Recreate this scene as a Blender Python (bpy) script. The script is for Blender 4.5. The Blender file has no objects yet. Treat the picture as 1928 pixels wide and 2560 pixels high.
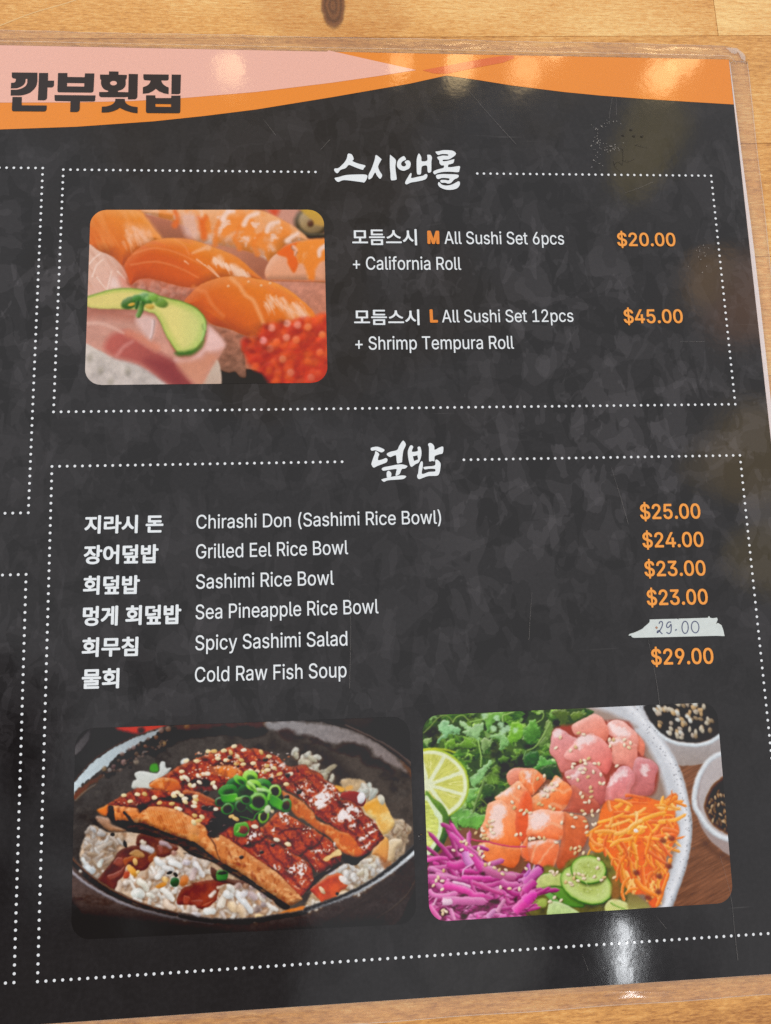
import bpy, bmesh, math, random
import numpy as np
from mathutils import Vector, Matrix

scene = bpy.context.scene
random.seed(4)
# ------------------------------------------------------------------ scale and camera
# page units: one unit is one dot step of the dotted borders, 2 mm on the real sheet
U = 0.002
FOC = 1708.22                       # focal length in photo pixels (photo is 1928 x 2560)
RV = np.array((-0.136109021, -0.0619655542, -0.0275162886))
TV = np.array((-46.1845067, -49.0261612, 97.8493905))
_t = np.linalg.norm(RV); _k = RV/_t
_K = np.array([[0, -_k[2], _k[1]], [_k[2], 0, -_k[0]], [-_k[1], _k[0], 0]])
RM = np.eye(3)+math.sin(_t)*_K+(1-math.cos(_t))*_K@_K
HM = np.array([[FOC, 0, 964], [0, FOC, 1280], [0, 0, 1]])@np.stack([RM[:, 0], RM[:, 1], TV], 1)
HI = np.linalg.inv(HM)

def page(pts):
    """photo pixel -> page units (X right, Y down) on the sheet"""
    p = np.asarray(pts, float).reshape(-1, 2)
    q = np.c_[p, np.ones(len(p))]@HI.T
    return q[:, :2]/q[:, 2:]

def photo(pg):
    q = np.c_[pg, np.ones(len(pg))]@HM.T
    return q[:, :2]/q[:, 2:]

cam_d = bpy.data.cameras.new('camera'); cam = bpy.data.objects.new('camera', cam_d)
scene.collection.objects.link(cam)
_c = -RM.T@TV
_F = np.diag((1, -1, -1))
_rot = np.stack([_F@RM[0], -(_F@RM[1]), -(_F@RM[2])], 1)
cam.matrix_world = Matrix.Translation(Vector(_F@_c*U))@Matrix(_rot.tolist()).to_4x4()
cam_d.sensor_width = 36; cam_d.sensor_fit = 'AUTO'; cam_d.lens = 36*FOC/2560
cam_d.clip_start = 0.01; cam_d.clip_end = 50
scene.camera = cam
CAM = np.array(_F@_c*U)

# ------------------------------------------------------------------ light
scene.view_settings.view_transform = 'Standard'; scene.view_settings.look = 'None'
scene.view_settings.exposure = 0.0; scene.view_settings.gamma = 1
scene.cycles.max_bounces = 8; scene.cycles.transparent_max_bounces = 12
scene.cycles.use_denoising = False

def mirror_dir(px, py):
    """direction in which the table mirrors the camera's ray at this place"""
    x, y = page([(px, py)])[0]*U
    d = np.array((x, -y, 0))-CAM
    d[2] *= -1
    return np.array((x, -y, 0)), d/np.linalg.norm(d)

world = bpy.data.worlds.new('World'); scene.world = world; world.use_nodes = True
wn, wl = world.node_tree.nodes, world.node_tree.links
bg = wn['Background']; tc = wn.new('ShaderNodeTexCoord')
def wmath(op, a, b, c=None):
    n = wn.new('ShaderNodeMath'); n.operation = op
    for i, v in enumerate((a, b, c)):
        if v is None: continue
        if isinstance(v, (int, float)): n.inputs[i].default_value = v
        else: wl.new(v, n.inputs[i])
    return n.outputs[0]
wnoise = wn.new('ShaderNodeTexNoise'); wnoise.inputs['Scale'].default_value = 7; wnoise.inputs['Detail'].default_value = 3
wl.new(tc.outputs['Generated'], wnoise.inputs['Vector'])
def wlobe(d, inner, outer):
    """1 inside the cone round d, falling to 0"""
    n = wn.new('ShaderNodeVectorMath'); n.operation = 'DOT_PRODUCT'
    wl.new(tc.outputs['Generated'], n.inputs[0]); n.inputs[1].default_value = tuple(d)
    m = wn.new('ShaderNodeMapRange'); m.interpolation_type = 'SMOOTHSTEP'
    wob = wmath('MULTIPLY', wmath('SUBTRACT', wnoise.outputs['Fac'], .5), (math.cos(math.radians(inner))-math.cos(math.radians(outer)))*2.6)
    wl.new(wmath('ADD', n.outputs['Value'], wob), m.inputs['Value'])
    m.inputs['From Min'].default_value = math.cos(math.radians(outer)); m.inputs['From Max'].default_value = math.cos(math.radians(inner))
    return m.outputs['Result']
def wmix(f, a, b):
    n = wn.new('ShaderNodeMix'); n.data_type = 'RGBA'
    for s, v in ((0, f), (6, a), (7, b)):
        if isinstance(v, tuple): n.inputs[s].default_value = v+(1,) if len(v) == 3 else v
        else: wl.new(v, n.inputs[s])
    return n.outputs[2]
# the restaurant round the table: pale ceiling, a dark shape (whoever leans over the menu), warm wooden furniture, and an added warm glow
wc = (0.86, 0.84, 0.86)
for (px, py), inn, out, col in (
        ((-350, 2900), 6, 30, (0.16, 0.12, 0.12)),
        ((420, 2480), 3, 13, (0.30, 0.25, 0.24)),
        ((1440, 2440), 3, 11, (0.40, 0.38, 0.40)),
        ((900, -700), 12, 22, (2.1, 1.55, 0.85)),  # added warm glow, put in to give the far wood a sheen
        ((700, 500), 6, 20, (0.74, 0.65, 0.58)),
        ((1905, 745), 1.0, 4.2, (2.0, 1.3, 1.0)),
        ((1780, 700), .8, 2.6, (2.2, 1.5, 0.95)),
        ((1900, 1130), 1.5, 5.0, (1.7, 1.35, 0.9)),
        ((1925, 1400), 1.5, 4.0, (1.5, 1.25, 0.85)),
        ((1650, 300), .6, 2.6, (1.45, 1.25, 0.84)),
        ((1600, 400), .6, 2.4, (1.6, 1.35, 0.84)),
        ((1190, 2390), 1.5, 5.0, (0.95, 0.93, 0.93))):
    wc = wmix(wlobe(mirror_dir(px, py)[1], inn, out), wc, col)
wl.new(wc, bg.inputs['Color']); bg.inputs['Strength'].default_value = 1.0

def area(name, loc, size, power, col, target=None, sy=None):
    d = bpy.data.lights.new(name, 'AREA'); d.energy = power; d.color = col
    d.shape = 'RECTANGLE' if sy else 'DISK'; d.size = size
    if sy: d.size_y = sy
    o = bpy.data.objects.new(name, d); scene.collection.objects.link(o)
    o.location = loc
    tv = Vector(target if target is not None else (0.1, -0.12, 0))-Vector(loc)
    o.rotation_euler = tv.to_track_quat('-Z', 'Y').to_euler()
    return o
def bulb(name, loc, r, power, col):
    d = bpy.data.lights.new(name, 'POINT'); d.energy = power; d.color = col; d.shadow_soft_size = r
    o = bpy.data.objects.new(name, d); scene.collection.objects.link(o); o.location = loc
    return o
# a row of warm pendant bulbs beyond the far end of the menu, at the places where the film mirrors them
for i, ((px, py), h, r, w) in enumerate((((1145, 168), 1.5, .04, .6), ((1305, 178), 1.45, .04, .42), ((1655, 186), 1.4, .045, .7), ((575, 185), 1.6, .04, .42), ((1000, 158), 1.7, .035, .3), ((1722, 124), 1.35, .045, .6), ((1380, 124), 1.6, .03, .35))):
    p0, d = mirror_dir(px, py)
    bulb('pendant_bulb', tuple(p0+d*(h/d[2])), r, w, (1.0, 0.72, 0.36))
# a narrow white tube light, mirrored upright in the near right corner of the sheet
(pa, da), (pb, db) = mirror_dir(1566, 2308), mirror_dir(1567, 2470)
qa, qb = pa+da*(1.7/da[2]), pb+db*(1.7/db[2])
tube = area('ceiling_tube', tuple((qa+qb)/2), .022, .42, (0.94, 0.97, 1.0), tuple(pa), float(np.linalg.norm(qb-qa)))
_z = Vector((qa+qb)/2-pa).normalized(); _y = Vector(qb-qa); _y = (_y-_z*_y.dot(_z)).normalized(); _x = _y.cross(_z)
tube.rotation_euler = Matrix((_x, _y, _z)).transposed().to_euler()
# an added fill light, off to the left: soft directional shading across the table
area('soft_fill_light', (-2.0, -.1, 1.3), 1.0, 14, (1.0, 0.96, 0.90))

# ------------------------------------------------------------------ materials
def lin(c):
    c = np.asarray(c, float)/255.
    return np.where(c <= .04045, c/12.92, ((c+.055)/1.055)**2.4)

def nodes(m):
    m.use_nodes = True
    return m.node_tree.nodes, m.node_tree.links

def nmath(nt, op, a, b=None, clamp=False):
    n = nt.nodes.new('ShaderNodeMath'); n.operation = op; n.use_clamp = clamp
    for i, v in enumerate((a, b)):
        if v is None: continue
        if isinstance(v, (int, float)): n.inputs[i].default_value = v
        else: nt.links.new(v, n.inputs[i])
    return n.outputs[0]

def film_group():
    """the clear laminate over everything printed: slow waviness, tiny scratches, finger smears"""
    g = bpy.data.node_groups.new('laminate_surface', 'ShaderNodeTree')
    g.interface.new_socket('Normal', in_out='OUTPUT', socket_type='NodeSocketVector')
    g.interface.new_socket('Roughness', in_out='OUTPUT', socket_type='NodeSocketFloat')
    g.interface.new_socket('Scuff', in_out='OUTPUT', socket_type='NodeSocketFloat')
    N, L = g.nodes, g.links
    o = N.new('NodeGroupOutput'); geo = N.new('ShaderNodeNewGeometry')
    def noise(scale, det, rough=.5, dist=0., stretch=None, rot=0):
        t = N.new('ShaderNodeTexNoise'); t.inputs['Scale'].default_value = scale; t.inputs['Detail'].default_value = det
        t.inputs['Roughness'].default_value = rough; t.inputs['Distortion'].default_value = dist
        src = geo.outputs['Position']
        if stretch:
            mp = N.new('ShaderNodeMapping'); mp.inputs['Scale'].default_value = stretch; mp.inputs['Rotation'].default_value = (0, 0, math.radians(rot))
            L.new(src, mp.inputs['Vector']); src = mp.outputs['Vector']
        L.new(src, t.inputs['Vector'])
        return t.outputs['Fac']
    slow = noise(9, 2); mid = noise(70, 3, .6); fine = noise(900, 2)
    h = nmath(g, 'ADD', nmath(g, 'MULTIPLY', slow, .0006), nmath(g, 'ADD', nmath(g, 'MULTIPLY', mid, .000028), nmath(g, 'MULTIPLY', fine, .0000035)))
    b = N.new('ShaderNodeBump'); b.inputs['Strength'].default_value = 1; b.inputs['Distance'].default_value = 1
    L.new(h, b.inputs['Height']); L.new(b.outputs['Normal'], o.inputs['Normal'])
    sm = noise(26, 4, .62, .6)
    r = N.new('ShaderNodeMapRange'); L.new(sm, r.inputs['Value'])
    r.inputs['From Min'].default_value = .35; r.inputs['From Max'].default_value = .75
    r.inputs['To Min'].default_value = .035; r.inputs['To Max'].default_value = .11
    L.new(r.outputs['Result'], o.inputs['Roughness'])
    # scuffs: hair-thin streaks in a few directions, only in worn patches
    acc = None
    for i, (rot, sx, sy) in enumerate(((12, 26, 700), (-35, 22, 800), (78, 20, 760), (52, 30, 820))):
        n = noise(1.0, 2, .5, 0, (sx, sy, 1), rot)
        k = nmath(g, 'MULTIPLY', nmath(g, 'SUBTRACT', n, .735), 16, True)
        acc = k if acc is None else nmath(g, 'MAXIMUM', acc, k)
    worn = nmath(g, 'MULTIPLY', nmath(g, 'SUBTRACT', noise(13, 3, .6), .5), 5, True)
    L.new(nmath(g, 'MULTIPLY', acc, worn), o.inputs['Scuff'])
    return g
FILM = film_group()

def print_mat(name, col=None, attr=False, build=None, scuff=.06, gain=1.):
    """ink on paper under clear film"""
    m = bpy.data.materials.new(name); N, L = nodes(m)
    p = N['Principled BSDF']; p.inputs['Roughness'].default_value = .7; p.inputs['Specular IOR Level'].default_value = 0.0
    g = N.new('ShaderNodeGroup'); g.node_tree = FILM
    p.inputs['Coat Weight'].default_value = 1.0; p.inputs['Coat IOR'].default_value = 1.5
    L.new(g.outputs['Roughness'], p.inputs['Coat Roughness']); L.new(g.outputs['Normal'], p.inputs['Coat Normal'])
    if attr:
        a = N.new('ShaderNodeAttribute'); a.attribute_name = 'ink'; c = a.outputs['Color']
    elif build is not None:
        c = build(m)
    else:
        # faint press mottle
        geo = N.new('ShaderNodeNewGeometry'); t = N.new('ShaderNodeTexNoise'); t.inputs['Scale'].default_value = 1500; t.inputs['Detail'].default_value = 2
        L.new(geo.outputs['Position'], t.inputs['Vector'])
        mx = N.new('ShaderNodeMix'); mx.data_type = 'RGBA'
        mx.inputs[6].default_value = tuple(np.clip(lin(col)*gain*.93, 0, 1))+(1,); mx.inputs[7].default_value = tuple(np.clip(lin(col)*gain*1.05, 0, 1))+(1,)
        L.new(t.outputs['Fac'], mx.inputs[0]); c = mx.outputs[2]
    s = N.new('ShaderNodeMix'); s.data_type = 'RGBA'; L.new(c, s.inputs[6]); s.inputs[7].default_value = (.6, .6, .6, 1)
    L.new(nmath(m.node_tree, 'MULTIPLY', g.outputs['Scuff'], scuff), s.inputs[0])
    L.new(s.outputs[2], p.inputs['Base Color'])
    return m

def slate(m):
    """the black page: a slate pattern of overlapping leaf-shaped grey patches"""
    N, L = m.node_tree.nodes, m.node_tree.links
    geo = N.new('ShaderNodeNewGeometry')
    def layer(scale, seed, lo, wid, det=2.5, dist=1.2, st=(1, 1, 1), rot=0):
        mp = N.new('ShaderNodeMapping'); mp.inputs['Location'].default_value = (seed*1.7, seed*.9, seed*2.3); mp.inputs['Scale'].default_value = st; mp.inputs['Rotation'].default_value = (0, 0, math.radians(rot))
        L.new(geo.outputs['Position'], mp.inputs['Vector'])
        t = N.new('ShaderNodeTexNoise'); t.inputs['Scale'].default_value = scale; t.inputs['Detail'].default_value = det
        t.inputs['Roughness'].default_value = .45; t.inputs['Distortion'].default_value = dist
        L.new(mp.outputs['Vector'], t.inputs['Vector'])
        r = N.new('ShaderNodeMapRange'); r.interpolation_type = 'SMOOTHSTEP'; L.new(t.outputs['Fac'], r.inputs['Value'])
        r.inputs['From Min'].default_value = lo; r.inputs['From Max'].default_value = lo+wid
        return r.outputs['Result']
    nt = m.node_tree
    a = layer(84, 1, .53, .016, 3, .6, st=(1, .6, 1), rot=25); b = layer(125, 2, .55, .016, 3, .5, st=(.6, 1, 1), rot=-20)
    c = layer(180, 3, .57, .02, 3, .6, st=(1, .55, 1), rot=-40); d = layer(120, 4, .54, .016, 3, .5, st=(1, .6, 1), rot=60); e = layer(16, 5, .35, .35, 3, .3); f = layer(900, 6, .3, .5, 2, 0)
    v = nmath(nt, 'ADD', nmath(nt, 'MULTIPLY', a, .014), nmath(nt, 'MULTIPLY', b, .011))
    v = nmath(nt, 'ADD', v, nmath(nt, 'MULTIPLY', c, .017)); v = nmath(nt, 'SUBTRACT', v, nmath(nt, 'MULTIPLY', d, .012))
    v = nmath(nt, 'MULTIPLY', v, nmath(nt, 'ADD', nmath(nt, 'MULTIPLY', e, .75), .35))
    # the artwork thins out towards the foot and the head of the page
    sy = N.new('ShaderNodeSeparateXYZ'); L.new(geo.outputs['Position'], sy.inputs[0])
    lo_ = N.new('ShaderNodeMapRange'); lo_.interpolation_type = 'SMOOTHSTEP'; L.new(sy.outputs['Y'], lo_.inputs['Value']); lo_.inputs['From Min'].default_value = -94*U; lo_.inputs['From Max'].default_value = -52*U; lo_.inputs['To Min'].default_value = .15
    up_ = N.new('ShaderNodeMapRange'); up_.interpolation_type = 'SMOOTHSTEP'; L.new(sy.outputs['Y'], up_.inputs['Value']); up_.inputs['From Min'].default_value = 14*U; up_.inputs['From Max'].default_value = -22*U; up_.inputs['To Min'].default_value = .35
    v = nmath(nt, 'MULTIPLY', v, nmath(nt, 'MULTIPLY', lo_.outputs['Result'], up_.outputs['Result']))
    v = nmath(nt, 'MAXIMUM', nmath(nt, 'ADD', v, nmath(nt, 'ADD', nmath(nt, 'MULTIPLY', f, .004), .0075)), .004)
    cc = N.new('ShaderNodeCombineColor'); L.new(nmath(nt, 'MULTIPLY', v, 1.0), cc.inputs[0]); L.new(nmath(nt, 'MULTIPLY', v, .97), cc.inputs[1]); L.new(nmath(nt, 'MULTIPLY', v, 1.07), cc.inputs[2])
    return cc.outputs[0]

INK = .90        # paper and ink return less than the light they get
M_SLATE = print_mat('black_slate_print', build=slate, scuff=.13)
M_WHITE = print_mat('white_ink', (232, 242, 248), gain=1.0)
M_DOT = print_mat('pale_dot_ink', (230, 238, 244), gain=1.0)
M_PRICE = print_mat('orange_ink', (250, 166, 68), gain=.97)
M_LETTER = print_mat('deep_orange_ink', (242, 146, 52), gain=INK)
M_ORANGE = print_mat('header_orange', (248, 150, 50), gain=INK)
M_PINK = print_mat('header_pink', (250, 195, 178), gain=INK)
M_RIBBON = print_mat('header_red_orange', (236, 118, 62), gain=INK)
M_LOGO = print_mat('logo_dark_ink', (42, 34, 34), gain=INK)
M_PICTURE = print_mat('food_picture_ink', attr=True)

def wood():
    m = bpy.data.materials.new('oiled_maple'); N, L = nodes(m); nt = m.node_tree
    p = N['Principled BSDF']; p.inputs['Specular IOR Level'].default_value = .45
    geo = N.new('ShaderNodeNewGeometry'); at = N.new('ShaderNodeAttribute'); at.attribute_name = 'tone'
    sep = N.new('ShaderNodeSeparateColor'); L.new(at.outputs['Color'], sep.inputs[0])
    off = N.new('ShaderNodeVectorMath'); off.operation = 'MULTIPLY_ADD'
    L.new(at.outputs['Color'], off.inputs[0]); off.inputs[1].default_value = (3, 5, 7); L.new(geo.outputs['Position'], off.inputs[2])
    def noise(st, det, rough=.55, dist=0):
        mp = N.new('ShaderNodeMapping'); mp.inputs['Scale'].default_value = st; mp.inputs['Rotation'].default_value = (0, 0, math.radians(-1.6))
        L.new(off.outputs[0], mp.inputs['Vector'])
        t = N.new('ShaderNodeTexNoise'); t.inputs['Scale'].default_value = 1; t.inputs['Detail'].default_value = det; t.inputs['Roughness'].default_value = rough; t.inputs['Distortion'].default_value = dist
        L.new(mp.outputs['Vector'], t.inputs['Vector']); return t.outputs['Fac']
    band = noise((7, 75, 20), 3, .5, .8); fib = noise((120, 1500, 60), 4, .7); fleck = noise((420, 1800, 60), 3, .75); cloud = noise((14, 22, 14), 3); pore = noise((330, 2600, 60), 2, .6)
    v = nmath(nt, 'ADD', nmath(nt, 'MULTIPLY', nmath(nt, 'SUBTRACT', band, .5), .5), nmath(nt, 'MULTIPLY', nmath(nt, 'SUBTRACT', fib, .5), .8))
    v = nmath(nt, 'ADD', v, nmath(nt, 'ADD', nmath(nt, 'MULTIPLY', nmath(nt, 'SUBTRACT', fleck, .5), 1.15), nmath(nt, 'MULTIPLY', nmath(nt, 'SUBTRACT', cloud, .5), .95)))
    v = nmath(nt, 'SUBTRACT', v, nmath(nt, 'MULTIPLY', nmath(nt, 'MULTIPLY', nmath(nt, 'SUBTRACT', pore, .62), 8, True), .30))
    v = nmath(nt, 'ADD', nmath(nt, 'ADD', v, sep.outputs[0]), 0)
    cr = N.new('ShaderNodeValToRGB'); L.new(v, cr.inputs['Fac'])
    e = cr.color_ramp.elements; e[0].position = 0.0; e[0].color = tuple(lin((158, 100, 46)))+(1,); e[1].position = 1.0; e[1].color = tuple(lin((255, 220, 150)))+(1,)
    k = e.new(.5); k.color = tuple(lin((228, 168, 92)))+(1,)
    # the knot and its dark heart, and the stained grain that runs past it
    kx, ky = page([(833, 8)])[0]*U
    kp = N.new('ShaderNodeMapping'); kp.inputs['Location'].default_value = (-kx, ky, 0); L.new(geo.outputs['Position'], kp.inputs['Vector'])
    ks = N.new('ShaderNodeMapping'); ks.inputs['Scale'].default_value = (270, 128, 0); L.new(kp.outputs['Vector'], ks.inputs['Vector'])
    kl = N.new('ShaderNodeVectorMath'); kl.operation = 'LENGTH'; L.new(ks.outputs['Vector'], kl.inputs[0])
    kd = nmath(nt, 'ADD', kl.outputs['Value'], nmath(nt, 'MULTIPLY', nmath(nt, 'SUBTRACT', noise((300, 300, 1), 3), .5), .35))
    mr = N.new('ShaderNodeMapRange'); mr.interpolation_type = 'SMOOTHSTEP'; L.new(kd, mr.inputs['Value']); mr.inputs['From Min'].default_value = 1.12; mr.inputs['From Max'].default_value = .82
    rings = nmath(nt, 'ADD', nmath(nt, 'MULTIPLY', nmath(nt, 'SINE', nmath(nt, 'MULTIPLY', kd, 17)), .22), .55)
    kc = N.new('ShaderNodeMix'); kc.data_type = 'RGBA'; L.new(rings, kc.inputs[0]); kc.inputs[6].default_value = tuple(lin((70, 42, 28)))+(1,); kc.inputs[7].default_value = tuple(lin((150, 100, 62)))+(1,)
    km = N.new('ShaderNodeMix'); km.data_type = 'RGBA'; L.new(mr.outputs['Result'], km.inputs[0]); L.new(cr.outputs['Color'], km.inputs[6]); L.new(kc.outputs[2], km.inputs[7])
    st = N.new('ShaderNodeMapping'); st.inputs['Location'].default_value = (.025, .004, 0); st.inputs['Scale'].default_value = (42, 68, 0); L.new(kp.outputs['Vector'], st.inputs['Vector'])
    sl = N.new('ShaderNodeVectorMath'); sl.operation = 'LENGTH'; L.new(st.outputs['Vector'], sl.inputs[0])
    sd = nmath(nt, 'ADD', sl.outputs['Value'], nmath(nt, 'MULTIPLY', nmath(nt, 'SUBTRACT', noise((90, 160, 1), 4), .5), .9))
    sr = N.new('ShaderNodeMapRange'); sr.interpolation_type = 'SMOOTHSTEP'; L.new(sd, sr.inputs['Value']); sr.inputs['From Min'].default_value = 1.15; sr.inputs['From Max'].default_value = .7; sr.inputs['To Max'].default_value = .55
    sm = N.new('ShaderNodeMix'); sm.data_type = 'RGBA'; sm.blend_type = 'MULTIPLY'; L.new(sr.outputs['Result'], sm.inputs[0]); L.new(km.outputs[2], sm.inputs[6]); sm.inputs[7].default_value = (.72, .55, .40, 1)
    L.new(sm.outputs[2], p.inputs['Base Color'])
    r = N.new('ShaderNodeMapRange'); L.new(cloud, r.inputs['Value']); r.inputs['To Min'].default_value = .28; r.inputs['To Max'].default_value = .5; L.new(r.outputs['Result'], p.inputs['Roughness'])
    b = N.new('ShaderNodeBump'); b.inputs['Distance'].default_value = .00018; b.inputs['Strength'].default_value = .8; L.new(nmath(nt, 'ADD', fib, fleck), b.inputs['Height']); L.new(b.outputs['Normal'], p.inputs['Normal'])
    return m

def clear_film():
    m = bpy.data.materials.new('clear_laminate'); N, L = nodes(m); nt = m.node_tree
    N.remove(N['Principled BSDF']); out = N['Material Output']
    tr = N.new('ShaderNodeBsdfTransparent'); tr.inputs['Color'].default_value = (.985, .975, .97, 1)
    df = N.new('ShaderNodeBsdfDiffuse'); df.inputs['Color'].default_value = (.62, .60, .60, 1)
    gl = N.new('ShaderNodeBsdfGlossy'); gl.inputs['Roughness'].default_value = .11
    g = N.new('ShaderNodeGroup'); g.node_tree = FILM
    # the pouch edge buckles along its length
    geo = N.new('ShaderNodeNewGeometry'); mp = N.new('ShaderNodeMapping'); mp.inputs['Scale'].default_value = (22, 90, 1); L.new(geo.outputs['Position'], mp.inputs['Vector'])
    t = N.new('ShaderNodeTexNoise'); t.inputs['Scale'].default_value = 1; t.inputs['Detail'].default_value = 3; L.new(mp.outputs['Vector'], t.inputs['Vector'])
    bp = N.new('ShaderNodeBump'); bp.inputs['Distance'].default_value = .0009; L.new(t.outputs['Fac'], bp.inputs['Height']); L.new(g.outputs['Normal'], bp.inputs['Normal'])
    L.new(bp.outputs['Normal'], gl.inputs['Normal'])
    dt = N.new('ShaderNodeVectorMath'); dt.operation = 'DOT_PRODUCT'; L.new(geo.outputs['Incoming'], dt.inputs[0]); L.new(bp.outputs['Normal'], dt.inputs[1])
    sch = nmath(nt, 'POWER', nmath(nt, 'SUBTRACT', 1.0, nmath(nt, 'ABSOLUTE', dt.outputs['Value'])), 5.0)
    fr = nmath(nt, 'ADD', nmath(nt, 'MULTIPLY', sch, .5), .085)          # the four faces of a two-ply film
    a = N.new('ShaderNodeMixShader'); a.inputs[0].default_value = .05; L.new(tr.outputs[0], a.inputs[1]); L.new(df.outputs[0], a.inputs[2])
    b = N.new('ShaderNodeMixShader'); L.new(fr, b.inputs[0]); L.new(a.outputs[0], b.inputs[1]); L.new(gl.outputs[0], b.inputs[2])
    L.new(b.outputs[0], out.inputs['Surface'])
    return m

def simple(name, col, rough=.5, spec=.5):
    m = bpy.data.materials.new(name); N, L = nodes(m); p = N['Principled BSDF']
    p.inputs['Roughness'].default_value = rough; p.inputs['Specular IOR Level'].default_value = spec
    geo = N.new('ShaderNodeNewGeometry'); t = N.new('ShaderNodeTexNoise'); t.inputs['Scale'].default_value = 700; t.inputs['Detail'].default_value = 3; L.new(geo.outputs['Position'], t.inputs['Vector'])
    mx = N.new('ShaderNodeMix'); mx.data_type = 'RGBA'; mx.inputs[6].default_value = tuple(lin(col)*.88)+(1,); mx.inputs[7].default_value = tuple(np.clip(lin(col)*1.06, 0, 1))+(1,)
    L.new(t.outputs['Fac'], mx.inputs[0]); L.new(mx.outputs[2], p.inputs['Base Color'])
    return m
def see_through(m, k):
    N, L = m.node_tree.nodes, m.node_tree.links; out = N['Material Output']
    tr = N.new('ShaderNodeBsdfTransparent'); mx = N.new('ShaderNodeMixShader'); mx.inputs[0].default_value = k
    L.new(N['Principled BSDF'].outputs[0], mx.inputs[1]); L.new(tr.outputs[0], mx.inputs[2]); L.new(mx.outputs[0], out.inputs['Surface'])
    return m
M_WOOD = wood(); M_FILM = clear_film()
M_SEAL = see_through(simple('milky_sealed_edge', (226, 216, 208), .25), .5)
M_TAPE = simple('white_correction_tape', (214, 226, 226), .55, .3)
M_PEN = simple('grey_blue_ballpoint', (96, 104, 134), .5, .2)
M_PAPER = simple('white_paper_edge', (214, 204, 200), .6, .2)
M_STEP = see_through(simple('milky_step_sheen', (236, 230, 232), .25), .15)  # pale colour stands in for the ceiling mirrored on the film's slope
M_CREASE = see_through(simple('film_crease', (30, 27, 24), .4), .45)
M_SPECK = see_through(simple('white_speck', (206, 204, 200), .5), .55)
M_SCRATCH = see_through(simple('scratched_film', (150, 148, 146), .6), .6)
M_SEAM = simple('dark_glue_line', (104, 66, 34), .6)

# ---------------------------------------------------------------- print painter
# The three food pictures are flat prints on the menu.  They are drawn here as
# ink colours (sRGB, 0..1) on a fine grid, then carried by the vertices of the print.
def _smooth(pts, n=6, closed=True):
    P = np.asarray(pts, float)
    if len(P) < 3:
        return P
    if closed:
        Q = np.vstack([P[-1:], P, P[:2]])
    else:
        Q = np.vstack([2*P[:1]-P[1:2], P, 2*P[-1:]-P[-2:-1]])
    out = []
    t = np.linspace(0, 1, n, endpoint=False)[:, None]
    for i in range(len(Q)-3):
        a, b, c, d = Q[i], Q[i+1], Q[i+2], Q[i+3]
        out.append(.5*((2*b)+(c-a)*t+(2*a-5*b+4*c-d)*t*t+(3*b-a-3*c+d)*t**3))
    if not closed:
        out.append(P[-1:])
    return np.vstack(out)

def _hash(ix, iy, seed):
    h = (ix.astype(np.int64)*374761393 + iy.astype(np.int64)*668265263 + seed*982451653) & 0x7fffffff
    h = ((h ^ (h >> 13))*1274126177) & 0x7fffffff
    return ((h ^ (h >> 16)) & 0xffff)/65535.0

def vnoise(x, y, seed=0):
    ix = np.floor(x); iy = np.floor(y)
    fx = x-ix; fy = y-iy
    fx = fx*fx*(3-2*fx); fy = fy*fy*(3-2*fy)
    a = _hash(ix, iy, seed); b = _hash(ix+1, iy, seed)
    c = _hash(ix, iy+1, seed); d = _hash(ix+1, iy+1, seed)
    return (a*(1-fx)+b*fx)*(1-fy)+(c*(1-fx)+d*fx)*fy

def fbm(x, y, seed=0, o=4):
    v = 0; a = .5; s = 0
    for i in range(o):
        v = v+a*vnoise(x*2**i+17*i, y*2**i-11*i, seed+i); s += a; a *= .5
    return v/s

def rgb(*c):
    return np.array(c, float)/255.

def mix(a, b, t):
    t = np.asarray(t)[..., None]
    return a*(1-t)+b*t

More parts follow.
